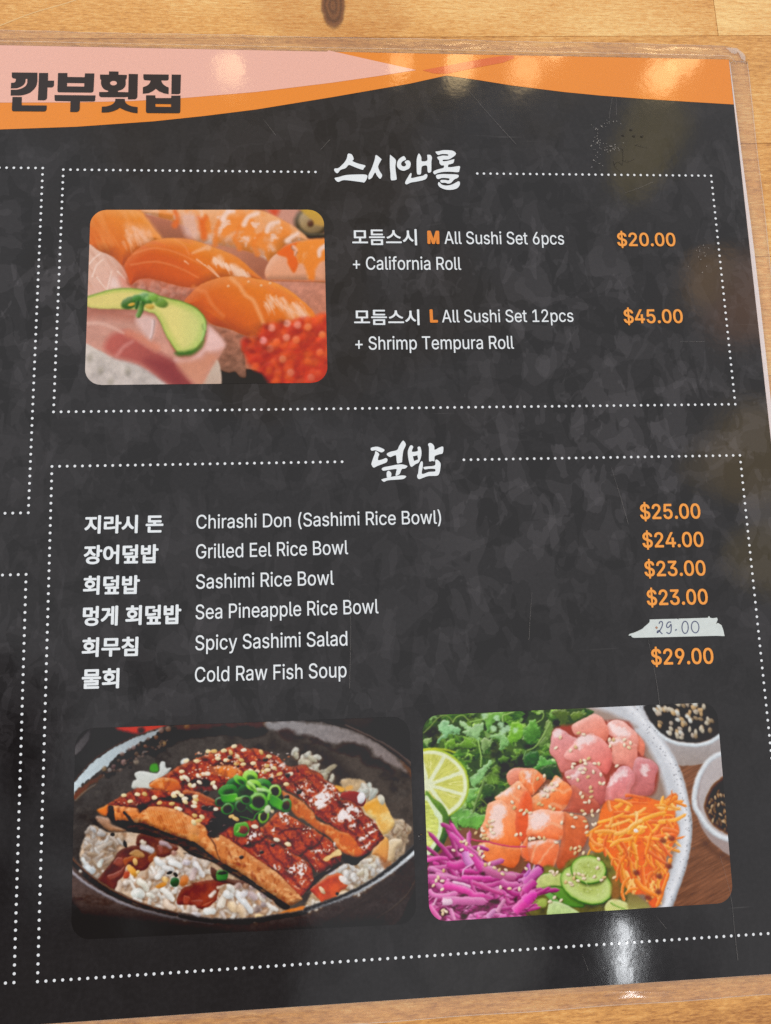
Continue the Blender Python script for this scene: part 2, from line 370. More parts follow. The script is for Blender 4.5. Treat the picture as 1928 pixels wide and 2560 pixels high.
class Canvas:
    def __init__(s, x0, y0, x1, y1, sc, base):
        s.x0, s.y0, s.sc = x0, y0, sc
        s.W = int((x1-x0)*sc); s.H = int((y1-y0)*sc)
        s.X, s.Y = np.meshgrid(x0+(np.arange(s.W)+.5)/sc, y0+(np.arange(s.H)+.5)/sc)
        s.img = np.zeros((s.H, s.W, 3))+base

    def win(s, bx0, by0, bx1, by1):
        a = max(0, int((by0-s.y0)*s.sc)); b = min(s.H, int((by1-s.y0)*s.sc)+2)
        c = max(0, int((bx0-s.x0)*s.sc)); d = min(s.W, int((bx1-s.x0)*s.sc)+2)
        if b <= a or d <= c:
            return None
        return slice(a, b), slice(c, d)

    def put(s, w, col, al):
        s.img[w] = s.img[w]*(1-al[..., None])+col*al[..., None]

    def sdf(s, P, m):
        w = s.win(P[:, 0].min()-m, P[:, 1].min()-m, P[:, 0].max()+m, P[:, 1].max()+m)
        if w is None:
            return None, None
        X = s.X[w]; Y = s.Y[w]
        D = np.full(X.shape, 1e9); ins = np.zeros(X.shape, bool)
        Q = np.roll(P, -1, 0)
        for (ax, ay), (bx, by) in zip(P, Q):
            ex, ey = bx-ax, by-ay
            L = ex*ex+ey*ey
            if L < 1e-9:
                continue
            t = np.clip(((X-ax)*ex+(Y-ay)*ey)/L, 0, 1)
            D = np.minimum(D, (X-ax-t*ex)**2+(Y-ay-t*ey)**2)
            if ay != by:
                c = ((ay > Y) != (by > Y)) & (X < ex*(Y-ay)/ey+ax)
                ins ^= c
        D = np.sqrt(D)
        return w, np.where(ins, D, -D)

    def shape(s, pts, col, col2=None, ang=90, sm=True, soft=2., bev=0, hi=.3, lo=.3, light=(-.35, -.94),
              rough=0, rs=12, seed=1, tex=None, op=1., edge=None, ew=3.):
        """filled outline: gradient col->col2 along ang, rounded shading of width bev, mottling, rim colour"""
        P = _smooth(pts) if sm else np.asarray(pts, float)
        w, d = s.sdf(P, soft+2)
        if w is None:
            return
        X = s.X[w]; Y = s.Y[w]
        if rough:
            d = d+rough*(fbm(X/rs, Y/rs, seed, 3)-.5)*2
        c = np.zeros(X.shape+(3,))+col
        if col2 is not None:
            ca, sa = math.cos(math.radians(ang)), math.sin(math.radians(ang))
            u = P[:, 0]*ca+P[:, 1]*sa
            c = mix(c, np.asarray(col2), np.clip((X*ca+Y*sa-u.min())/(u.max()-u.min()+1e-6), 0, 1))
        if tex is not None:
            c = tex(c, X, Y, d)
        if bev:
            gy, gx = np.gradient(np.clip(d, 0, bev)*s.sc)
            k = np.clip(1-d/bev, 0, 1)
            l = -(gx*light[0]+gy*light[1])*k*-1
            l = gx*-light[0]*0+(gx*light[0]*-1+gy*light[1]*-1)*k
            c = np.where((l > 0)[..., None], c+(1-c)*(np.clip(l, 0, 1)*hi)[..., None], c*(1+np.clip(l, -1, 0)*lo)[..., None])
        if edge is not None:
            c = mix(c, np.asarray(edge), np.clip(1-d/ew, 0, 1))
        s.put(w, np.clip(c, 0, 1), np.clip(.5+d/soft, 0, 1)*op)

    def ell(s, x, y, rx, ry, a=0, col=(1, 1, 1), soft=.3, op=1., hi=.25, lo=.3, light=(-.4, -.9), ring=None):
        """soft ellipse; soft is a fraction of the radius; ring = inner fraction left open"""
        R = max(rx, ry)*(1+soft)+2
        w = s.win(x-R, y-R, x+R, y+R)
        if w is None:
            return
        ca, sa = math.cos(math.radians(a)), math.sin(math.radians(a))
        dx = s.X[w]-x; dy = s.Y[w]-y
        u = (dx*ca+dy*sa)/rx; v = (-dx*sa+dy*ca)/ry
        r = np.sqrt(u*u+v*v)
        al = np.clip((1-r)/soft+.5, 0, 1)
        if ring is not None:
            al = al*np.clip((r-ring)/soft+.5, 0, 1)
        l = (dx*light[0]+dy*light[1])/(max(rx, ry))
        c = np.zeros(dx.shape+(3,))+col
        c = np.where((l > 0)[..., None], c+(1-c)*(np.clip(l, 0, 1)*hi)[..., None], c*(1+np.clip(l, -1, 0)*lo)[..., None])
        s.put(w, np.clip(c, 0, 1), al*op)

    def stroke(s, pts, w0, w1, col, col2=None, soft=1.6, op=1., sh=.35, hi=.2, sm=True, taper=0):
        """ribbon along a path, lit across its width; col->col2 along it"""
        P = _smooth(pts, 5, False) if sm and len(pts) > 2 else np.asarray(pts, float)
        m = max(w0, w1)+soft+2
        w = s.win(P[:, 0].min()-m, P[:, 1].min()-m, P[:, 0].max()+m, P[:, 1].max()+m)
        if w is None:
            return
        X = s.X[w]; Y = s.Y[w]
        best = np.full(X.shape, 1e9); T = np.zeros(X.shape); S = np.zeros(X.shape)
        n = len(P)-1
        for i in range(n):
            ax, ay = P[i]; bx, by = P[i+1]
            ex, ey = bx-ax, by-ay; L = ex*ex+ey*ey+1e-9
            t = np.clip(((X-ax)*ex+(Y-ay)*ey)/L, 0, 1)
            D = (X-ax-t*ex)**2+(Y-ay-t*ey)**2
            k = D < best
            best = np.where(k, D, best); T = np.where(k, (i+t)/n, T)
            sg = ((X-ax)*ey-(Y-ay)*ex)*(1 if ex >= 0 else -1)
            S = np.where(k, np.sign(sg), S)
        hw = .5*(w0+(w1-w0)*T)
        if taper:
            hw = hw*np.clip(np.minimum(T, 1-T)/taper, .12, 1)
        D = np.sqrt(best)
        c = np.zeros(X.shape+(3,))+col
        if col2 is not None:
            c = mix(c, np.asarray(col2), T)
        q = S*np.clip(D/(hw+1e-6), 0, 1)
        c = np.where((q > 0)[..., None], c+(1-c)*(np.clip(q, 0, 1)*hi)[..., None], c*(1+np.clip(q, -1, 0)*sh)[..., None])
        s.put(w, np.clip(c, 0, 1), np.clip(.5+(hw-D)/soft, 0, 1)*op)

    def finish(s, seed, warp=2.8, soft=.6, gr=.06):
        """the reproduction itself: outlines loosened a little, tones broken up, screen softness"""
        n = lambda f, k: fbm(s.X/f, s.Y/f, seed+k, 3)-.5
        dx = n(11, 1)*warp*2+n(4.5, 2)*warp; dy = n(11, 3)*warp*2+n(4.5, 4)*warp
        s.img = s.sample(s.X+dx, s.Y+dy)
        t = 1+gr*2*n(7, 5)+gr*2*n(2.6, 6)+gr*1.5*n(40, 7)
        s.img = s.img*t[..., None]
        for ax in (0, 1):
            a = np.roll(s.img, 1, ax); b = np.roll(s.img, -1, ax)
            s.img = s.img*(1-soft*.5)+(a+b)*soft*.25
        s.img = np.clip(s.img, 0, 1)
        return s

    def sample(s, x, y):
        fx = np.clip((x-s.x0)*s.sc-.5, 0, s.W-1.001); fy = np.clip((y-s.y0)*s.sc-.5, 0, s.H-1.001)
        ix = fx.astype(int); iy = fy.astype(int)
        fx = (fx-ix)[..., None]; fy = (fy-iy)[..., None]
        I = s.img
        return (I[iy, ix]*(1-fx)+I[iy, ix+1]*fx)*(1-fy)+(I[iy+1, ix]*(1-fx)+I[iy+1, ix+1]*fx)*fy

def crop(ox, oy, k):
    def f(*a):
        a = np.array(a, float).reshape(-1, 2)
        return a*k+(ox, oy)
    return f

def inside(poly, n, rng):
    P = np.asarray(poly, float)
    out = []
    lo = P.min(0); hi = P.max(0)
    Q = np.roll(P, -1, 0)
    while len(out) < n:
        x, y = lo+(hi-lo)*rng.random(2)
        c = False
        for (ax, ay), (bx, by) in zip(P, Q):
            if (ay > y) != (by > y) and x < (bx-ax)*(y-ay)/(by-ay)+ax:
                c = not c
        if c:
            out.append((x, y))
    return out

def paint_sushi():
    C = Canvas(205, 515, 825, 970, .7, rgb(185, 118, 92))
    A, B, Cc, D = crop(205, 515, .18607), crop(510, 515, .18607), crop(205, 740, .18607), crop(510, 740, .18607)
    rng = np.random.default_rng(3)
    def streaks(col, fx, fy, ang, seed, th=.55, amt=.6):
        def f(c, X, Y, d):
            ca, sa = math.cos(math.radians(ang)), math.sin(math.radians(ang))
            u = X*ca+Y*sa; v = -X*sa+Y*ca
            n = fbm(u/fx, v/fy, seed, 3)
            return mix(c, col, np.clip((n-th)*4, 0, 1)*amt)
        return f
    # back row: rice shade, shrimp, roll
    C.shape(A(820,120, 1000,150, 1300,250, 1440,320, 1360,450, 1040,450), rgb(190,120,96), rgb(150,95,72), soft=14)
    C.shape(B(860,40, 900,120, 1000,170, 1250,300, 1260,40), rgb(205,150,132), soft=8)
    C.shape(B(870,40, 900,110, 970,140, 1010,40), rgb(214,88,60), soft=14)
    C.ell(*B(1450,220)[0], 44, 38, 0, rgb(72,62,45), .3)
    C.ell(*B(1450,215)[0], 33, 29, 20, rgb(165,140,100), .3)
    C.shape(B(1310,40, 1420,170, 1470,240, 1640,260, 1640,40), rgb(206,168,70), rgb(190,150,80), soft=8)
    C.ell(*B(1430,235)[0], 8, 9, 0, rgb(96,62,42), .8)
    C.stroke(B(1270,330, 1400,400, 1640,400), 10, 12, rgb(62,56,42), soft=6)
    # shrimp, long one at the back
    sh = np.vstack([A(760,70, 1100,40, 1666,40), B(690,50, 1020,170, 1300,340, 1400,460, 1300,490, 1100,520, 1000,640, 900,710, 860,760,
                    700,660, 500,590, 300,550, 0,500), A(1500,440, 1430,300, 1200,200)])
    def shrimp(seed):
        def f(c, X, Y, d):
            n = fbm(X/34, Y/40, seed, 4)
            c = mix(c, rgb(236,140,62), np.clip((n-.46)*7, 0, 1)*.9)
            n2 = fbm(X/22+3, Y/17, seed+9, 3)
            return mix(c, rgb(240,205,186), np.clip((n2-.6)*9, 0, 1)*.85)
        return f
    C.shape(sh, rgb(238,166,104), rgb(224,168,136), 100, soft=5, bev=26, hi=.25, lo=.25, tex=shrimp(5))
    C.shape(B(0,540, 300,560, 700,660, 880,760, 830,850, 800,980, 700,900, 560,780, 300,640), rgb(205,140,112), rgb(160,98,76), 60, soft=8)
    for p in ((20,130, 60,300, 0,400), (230,170, 160,330, 150,520), (480,270, 420,420, 480,570), (760,380, 670,500, 720,650)):
        C.stroke(B(*p), 8, 14, rgb(234,132,58), soft=7, op=.75, sh=0, hi=0)
    for p in ((250,180, 320,90, 400,70), (540,250, 600,150, 720,100), (850,340, 890,250, 1000,220), (1120,470, 1180,420, 1260,370)):
        C.stroke(B(*p), 13, 9, rgb(243,214,200), soft=7, op=.9, sh=0, hi=0)
    for p in ((90,460, 60,400, 130,380), (300,470, 360,380, 420,360), (560,520, 620,430, 560,420), (860,560, 900,500, 960,600)):
        C.shape(B(*p), rgb(232,190,166), soft=12, op=.8)
    for p in ((1250,70, 1290,170, 1250,260), (1560,160, 1620,230, 1640,420), (1666,160, 1600,260, 1600,300)):
        C.stroke(A(*p), 10, 16, rgb(228,112,52), soft=8, op=.85, sh=0, hi=0)
    C.shape(A(1340,120, 1500,110, 1560,250, 1560,420, 1400,400, 1330,200), rgb(226,190,180), soft=16, op=.8)
    # right shrimp with its rice
    C.shape(B(900,1000, 1170,990, 1640,1000, 1650,1236, 1650,1560, 1500,1480, 1200,1180), rgb(208,146,126), rgb(190,124,100), 60, soft=6,
            tex=lambda c, X, Y, d: c*(1+.22*(fbm(X/10, Y/10, 41, 3)-.5))[..., None])
    C.shape(B(980,640, 1100,540, 1280,475, 1620,455, 1650,470, 1650,1010, 1400,1000, 1170,1005, 900,1000, 820,920, 850,790, 920,690),
            rgb(230,176,146), rgb(226,160,124), soft=4, bev=18, hi=.2, lo=.3)
    C.shape(B(980,640, 1100,540, 1290,480, 1290,560, 1210,560, 1220,650, 1260,720, 1270,780, 1210,900, 1130,780, 1110,700), rgb(234,110,44), rgb(226,104,40), soft=6)
    C.shape(B(1290,480, 1650,455, 1650,700, 1560,760, 1500,870, 1480,1000, 1400,980, 1370,860, 1330,780, 1270,760, 1240,640, 1230,560), rgb(240,148,66), rgb(232,132,56), soft=7,
            tex=streaks(rgb(240,190,150), 26, 12, 110, 8, .6, .5))
    C.shape(B(1530,690, 1525,600, 1570,540, 1650,500, 1650,560, 1590,600, 1570,680), rgb(240,206,190), soft=6)
    C.stroke(B(1205,560, 1240,600, 1225,660), 12, 4, rgb(238,178,148), soft=5)
    C.stroke(B(900,1000, 1150,1005, 1640,1012), 5, 5, rgb(206,108,62), soft=5, op=.7)
    # back left salmon
    C.shape(A(60,40, 720,50, 880,190, 980,330, 1070,450, 900,540, 600,760, 545,800, 400,670, 90,560), rgb(233,148,60), rgb(216,104,48), 115, soft=4, bev=30, hi=.18, lo=.3,
            tex=streaks(rgb(238,160,92), 60, 9, 62, 15, .5, .5))
    C.stroke(A(720,60, 880,200, 980,340, 1060,450), 9, 12, rgb(242,166,100), soft=10, op=.6, sh=0, hi=0)
    C.stroke(A(200,120, 330,340, 420,520), 10, 8, rgb(238,164,100), soft=10, op=.38, sh=0, hi=0)
    for i in range(26):
        x, y = 560+rng.random()*360, 270+rng.random()*230
        C.stroke(A(x, y, x+30+rng.random()*60, y+70+rng.random()*110), 5+rng.random()*5, 2, rgb(244,198,168), soft=5, op=.38, sh=0, hi=0)
    C.shape(A(590,260, 880,300, 930,420, 800,520, 700,420), rgb(242,190,158), soft=22, op=.55)
    # white fish at the left edge
    C.shape(A(40,545, 240,610, 400,680, 540,810, 610,940, 680,1120, 680,1236, 40,1300), rgb(226,188,168), rgb(222,176,162), 60, soft=3, bev=16, hi=.2, lo=.22,
            tex=streaks(rgb(206,156,134), 70, 8, 55, 21, .52, .6))
    for p in ((100,780, 180,690, 240,650), (140,950, 200,800, 290,720), (340,1130, 370,1000, 400,880), (480,880, 560,960, 640,1090), (200,960, 260,1040, 320,1110)):
        C.stroke(A(*p), 3.5, 2.5, rgb(244,222,210), soft=3, op=.85, sh=0, hi=0)
    C.shape(A(380,1100, 400,960, 470,1000, 500,1100), rgb(238,214,208), soft=12, op=.8)
    C.shape(A(500,960, 580,1000, 640,1100, 560,1090), rgb(226,152,136), soft=12, op=.7)
    # rice below the middle salmon
    C.shape(A(620,960, 1000,980, 1500,1080, 1666,1080, 1500,1300, 1200,1290, 680,1120), rgb(192,124,104), rgb(176,108,88), soft=6,
            tex=lambda c, X, Y, d: c*(1+.4*(fbm(X/11, Y/9, 31, 3)-.5))[..., None])
    for i, (x, y) in enumerate(inside(A(690,1010, 1050,1020, 1480,1110, 1300,1230, 700,1110), 26, rng)):
        C.ell(x, y, 9, 5.5, rng.random()*180, rgb(206,150,134), .8, .5)
    # middle salmon
    C.shape(np.vstack([A(575,790, 640,680, 780,560, 950,470, 1150,432, 1450,450), B(100,545, 400,660, 560,780, 690,900, 780,985, 600,990, 380,980, 200,990, 0,1050),
                       A(1560,1080, 1480,1100, 1300,1075, 1100,1020, 900,975, 760,990, 660,1060, 620,950)]),
            rgb(232,138,52), rgb(206,88,46), 105, soft=3, bev=26, hi=.15, lo=.25, tex=streaks(rgb(222,112,62), 90, 9, 20, 33, .5, .55))
    C.shape(A(590,800, 700,650, 900,560, 1200,600, 1500,760, 1640,950, 1500,1090, 1300,1070, 1000,1000, 760,980, 640,1000), rgb(200,82,46), rgb(208,92,48), 40, soft=40, op=.6)
    for p in ((700,640, 960,570, 1250,620, 1600,780), (660,790, 1000,750, 1300,830, 1560,960), (1250,445, 1380,540, 1440,650)):
        C.stroke(A(*p), 3.5, 2.5, rgb(240,156,104), soft=5, op=.6, sh=0, hi=0)
    C.stroke(np.vstack([A(1490,635, 1640,570), B(60,560)]), 5, 14, rgb(244,184,140), soft=7, op=.8, sh=0, hi=0)
    for i in range(46):
        t = rng.random(); x = 120+t*470; y = 700+t*200+rng.random()*70-20
        C.stroke(B(x, y, x+25+30*rng.random(), y+40+50*rng.random()), 4, 2, rgb(246,214,192), soft=3, op=.6, sh=0, hi=0)
    C.shape(B(330,790, 430,790, 560,900, 620,965, 430,950, 380,880), rgb(244,206,180), soft=10, op=.85)
    C.shape(B(110,740, 210,660, 270,740, 150,790), rgb(244,200,168), soft=10, op=.7)
    for p in ((10,790, 90,860, 190,950), (60,800, 140,880, 210,960)):
        C.stroke(B(*p), 2.5, 2, rgb(246,206,178), soft=2.5, sh=0, hi=0)
    for p in ((1540,720, 1600,760, 1650,800), (1380,740, 1430,780)):
        C.stroke(A(*p), 3, 2, rgb(246,200,168), soft=2.5, sh=0, hi=0)
    # rice and dark plate under the front salmon
    C.shape(D(60,940, 300,950, 700,1000, 1000,1100, 1000,1200, 60,1200), rgb(34,30,28), soft=4)
    C.shape(D(60,380, 300,440, 700,520, 560,600, 545,760, 570,1060, 545,1100, 480,1085, 420,1020, 330,1030, 210,980, 180,860, 270,680, 180,520), rgb(176,116,94), rgb(132,96,80), 80, soft=4,
            tex=lambda c, X, Y, d: c*(1+.5*(fbm(X/13, Y/10, 51, 4)-.5))[..., None], bev=8, lo=.3, hi=.1)
    # front salmon
    C.shape(np.vstack([B(-120,1120, 0,1035, 250,955, 500,955, 760,985, 1000,1050, 1200,1170), D(1270,20, 1400,130, 1490,240, 1540,330, 1400,420, 1100,430, 800,470, 720,545, 540,525, 340,445, 100,375, -60,230, -280,120)]),
            rgb(236,140,54), rgb(206,90,44), 120, soft=3, bev=30, hi=.15, lo=.25, tex=streaks(rgb(226,116,56), 100, 12, 35, 63, .52, .5))
    C.stroke(np.vstack([B(370,970, 480,1080, 560,1200), D(660,60, 740,220, 800,370)]), 10, 9, rgb(240,172,118), soft=8, op=.75, sh=0, hi=0)
    C.stroke(np.vstack([A(1500,1090, 1600,1140), B(20,1150, 60,1236), D(120,130, 260,270)]), 9, 6, rgb(234,146,92), soft=10, op=.6, sh=0, hi=0)
    for i in range(70):
        t = rng.random(); x = 780+t*520+rng.random()*60; y = 20+t*t*130+rng.random()*150-40
        C.stroke(D(x, y, x+30+50*rng.random(), y+60+80*rng.random()), 4.5, 2, rgb(246,204,176), soft=3.5, op=.38, sh=0, hi=0)
    C.shape(D(1190,110, 1300,160, 1420,280, 1340,320, 1260,230), rgb(245,204,180), soft=12, op=.85)
    C.shape(D(1000,60, 1120,130, 1280,350, 1180,330, 1080,200), rgb(243,196,166), soft=18, op=.6)
    for p in ((600,1020), (770,1070), (330,1080), (890,1040)):
        C.ell(*B(*p)[0], 3.5, 3, 0, rgb(246,206,170), .8, .8)
    # roe
    roe = D(505,680, 540,570, 640,560, 720,545, 780,410, 900,380, 1010,350, 1300,330, 1420,290, 1680,290, 1690,960, 1500,1190, 950,1190, 780,1030, 600,920, 545,800)
    C.shape(roe, rgb(222,82,48), rgb(190,62,48), 100, soft=12, rough=5, tex=lambda c, X, Y, d: c*(1+.5*(fbm(X/16, Y/16, 71, 3)-.5))[..., None])
    for i, (x, y) in enumerate(inside(roe, 120, rng)):
        C.ell(x, y, 8+5*rng.random(), 8+4*rng.random(), 0, [rgb(236,108,56), rgb(198,58,48), rgb(232,86,50), rgb(172,54,46)][rng.integers(4)], .9, .5, hi=.1, lo=.2)
    for x, y, c in ((910,430,(238,150,130)), (1110,560,(236,140,116)), (800,600,(240,150,146)), (1060,850,(220,122,84)), (1165,1030,(222,120,92)), (1260,390,(236,140,120)),
                    (1400,420,(238,130,80)), (1240,590,(236,120,76)), (1590,520,(240,128,74)), (980,620,(240,106,60)), (1120,370,(240,170,150)), (890,710,(206,100,76)), (1440,1100,(216,104,80)), (1560,760,(240,112,66))):
        C.ell(*D(x, y)[0], 9, 9, 0, rgb(*c), .7, .9, hi=.15, lo=.1)
    for x, y in ((580,590), (710,570), (820,410), (620,730), (1060,350), (820,690)):
        C.ell(*D(x, y)[0], 11, 6, 20, rgb(120,44,36), 1.2, .45)
    # front white fish on rice
    C.shape(Cc(20,600, 400,780, 800,900, 1250,1250, 20,1250), rgb(206,198,190), rgb(194,186,182), soft=3, tex=lambda c, X, Y, d: c*(1+.25*(fbm(X/18, Y/14, 81, 4)-.5))[..., None])
    for x, y in ((390,1150), (620,1010), (250,1000), (110,830)):
        C.ell(*Cc(x, y)[0], 7, 10, 10, rgb(140,134,114), 1.3, .4)
    C.shape(D(-60,960, 100,860, 190,870, 240,1090, 200,1230, -60,1230), rgb(206,190,176), rgb(196,172,156), soft=4)
    C.shape(np.vstack([Cc(20,150, 500,170, 900,200, 1050,330, 1250,760, 1420,800, 1640,640, 1680,560), D(0,390, 60,395, 150,470, 250,590, 278,690, 200,820, 140,900, -60,1230),
                       Cc(1400,1250, 1190,1200, 900,1000, 700,900, 420,820, 60,640, 20,620)]), rgb(206,156,142), rgb(204,146,128), 80, soft=5,
            tex=lambda c, X, Y, d: c*(1+.16*(fbm(X/26, Y/16, 91, 4)-.5))[..., None])
    C.shape(Cc(20,160, 500,190, 780,270, 700,330, 300,300, 20,300), rgb(176,112,96), soft=22, op=.8)
    C.shape(Cc(360,560, 470,490, 640,480, 800,620, 960,720, 1180,840, 1330,950, 1500,1230, 1250,1230, 900,990, 700,890, 420,810, 300,700), rgb(190,102,92), rgb(146,70,70), 35, soft=18)
    C.shape(Cc(860,860, 1060,850, 1250,940, 1420,1230, 1280,1230, 1000,1010), rgb(142,64,66), soft=24, op=.9)
    C.stroke(Cc(60,370, 250,370, 420,430, 560,500), 9, 6, rgb(224,182,168), soft=8, op=.8, sh=0, hi=0)
    C.stroke(Cc(470,800, 560,690, 680,610), 10, 8, rgb(206,136,128), soft=8, op=.8, sh=0, hi=0)
    C.stroke(Cc(620,500, 800,570, 1000,700), 18, 20, rgb(214,138,114), soft=14, op=.8, sh=0, hi=0)
    C.shape(Cc(720,330, 860,260, 985,310, 975,450, 940,580, 890,570), rgb(222,190,184), soft=14, op=.9)
    C.stroke(Cc(960,340, 950,450, 925,560), 8, 6, rgb(232,206,204), soft=5, op=.9)
    C.shape(np.vstack([Cc(1250,850, 1450,850, 1640,690), D(40,420, 150,480, 262,600, 270,690, 100,760, 20,760), Cc(1560,850, 1350,920)]), rgb(234,200,196), rgb(230,186,180), soft=14, op=.95)
    C.shape(np.vstack([Cc(1290,900, 1600,850), D(60,770, 180,820, 60,1010, -10,1180), Cc(1560,1190, 1400,1080)]), rgb(206,142,116), rgb(214,152,126), soft=18, op=.9)
    # shade of the avocado, avocado
    av = np.array([(215,745),(245,733),(283,723),(325,720.5),(365,726),(395,738),(425,746),(455,753),(485,766),(503,781),(514,797),(516,820),(509,848),(496,868),(476,883),(452,886),(441,878),(426,856),(411,830),(401,806),(388,786),(374,781),(350,775),(300,773),(250,772),(218,766)], float)
    C.shape(av+(3, 6), rgb(150,84,70), soft=14, op=.7)
    def avo(c, X, Y, d):
        k = np.clip((X-215)/300, 0, 1)
        rim = np.clip(1-d/(9+16*k), 0, 1)*np.clip((Y-X*.0-700)/60+.5, 0, 1)
        up = np.clip(((X-380)*.75+(Y-800)*-.2)/90+.2, 0, 1)
        c = mix(c, rgb(168,196,92), rim*np.clip(.25+up+(Y < 745)*.8, 0, 1)*.95)
        c = mix(c, rgb(186,210,130), np.clip((X-440)/70, 0, 1)*.55)
        return mix(c, rgb(100,146,56), np.clip(1-d/5, 0, 1)*np.clip(.2+up+(Y < 745)*.6, 0, 1))
    C.shape(av, rgb(222,208,128), rgb(226,218,138), 0, soft=4, tex=avo)
    C.shape(Cc(1255,760, 1400,740, 1560,690, 1640,590, 1610,690, 1500,780, 1400,800, 1290,800), rgb(92,138,54), rgb(66,106,48), 90, soft=9)
    C.stroke(Cc(1640,400, 1650,480, 1620,590), 8, 6, rgb(160,206,120), soft=8, op=.7)
    # spring onion
    G = lambda *p: np.vstack([A(*q) if q[1] > 1000 else Cc(*q) for q in np.array(p).reshape(-1, 2)])
    C.ell(*Cc(640,95)[0], 22, 15, -22, rgb(66,110,48), .3, hi=.5)
    C.ell(*Cc(670,115)[0], 9, 4, -12, rgb(214,172,70), .5)
    C.ell(*Cc(850,45)[0], 20, 17, 10, rgb(70,134,56), .4, hi=.55)
    C.ell(*Cc(880,40)[0], 7, 7, 0, rgb(132,188,104), .9)
    C.ell(*Cc(1060,90)[0], 19, 12, 20, rgb(112,152,66), .4, hi=.3)
    C.ell(*Cc(960,20)[0], 14, 10, 30, rgb(126,176,74), .5, hi=.3)
    C.ell(*Cc(740,30)[0], 12, 9, 0, rgb(74,136,60), .5, hi=.4)
    C.ell(*Cc(910,140)[0], 12, 7, 10, rgb(206,176,78), .6)
    C.stroke(Cc(800,110, 790,190, 760,260), 15, 13, rgb(76,128,56), rgb(110,150,74), soft=4, hi=.25)
    C.stroke(Cc(750,90, 730,160), 9, 8, rgb(44,96,40), soft=4)
    C.img *= (1+.03*(vnoise(C.X/1.6, C.Y/1.6, 5)-.5))[..., None]
    return C.finish(50, .8, .7, .025)

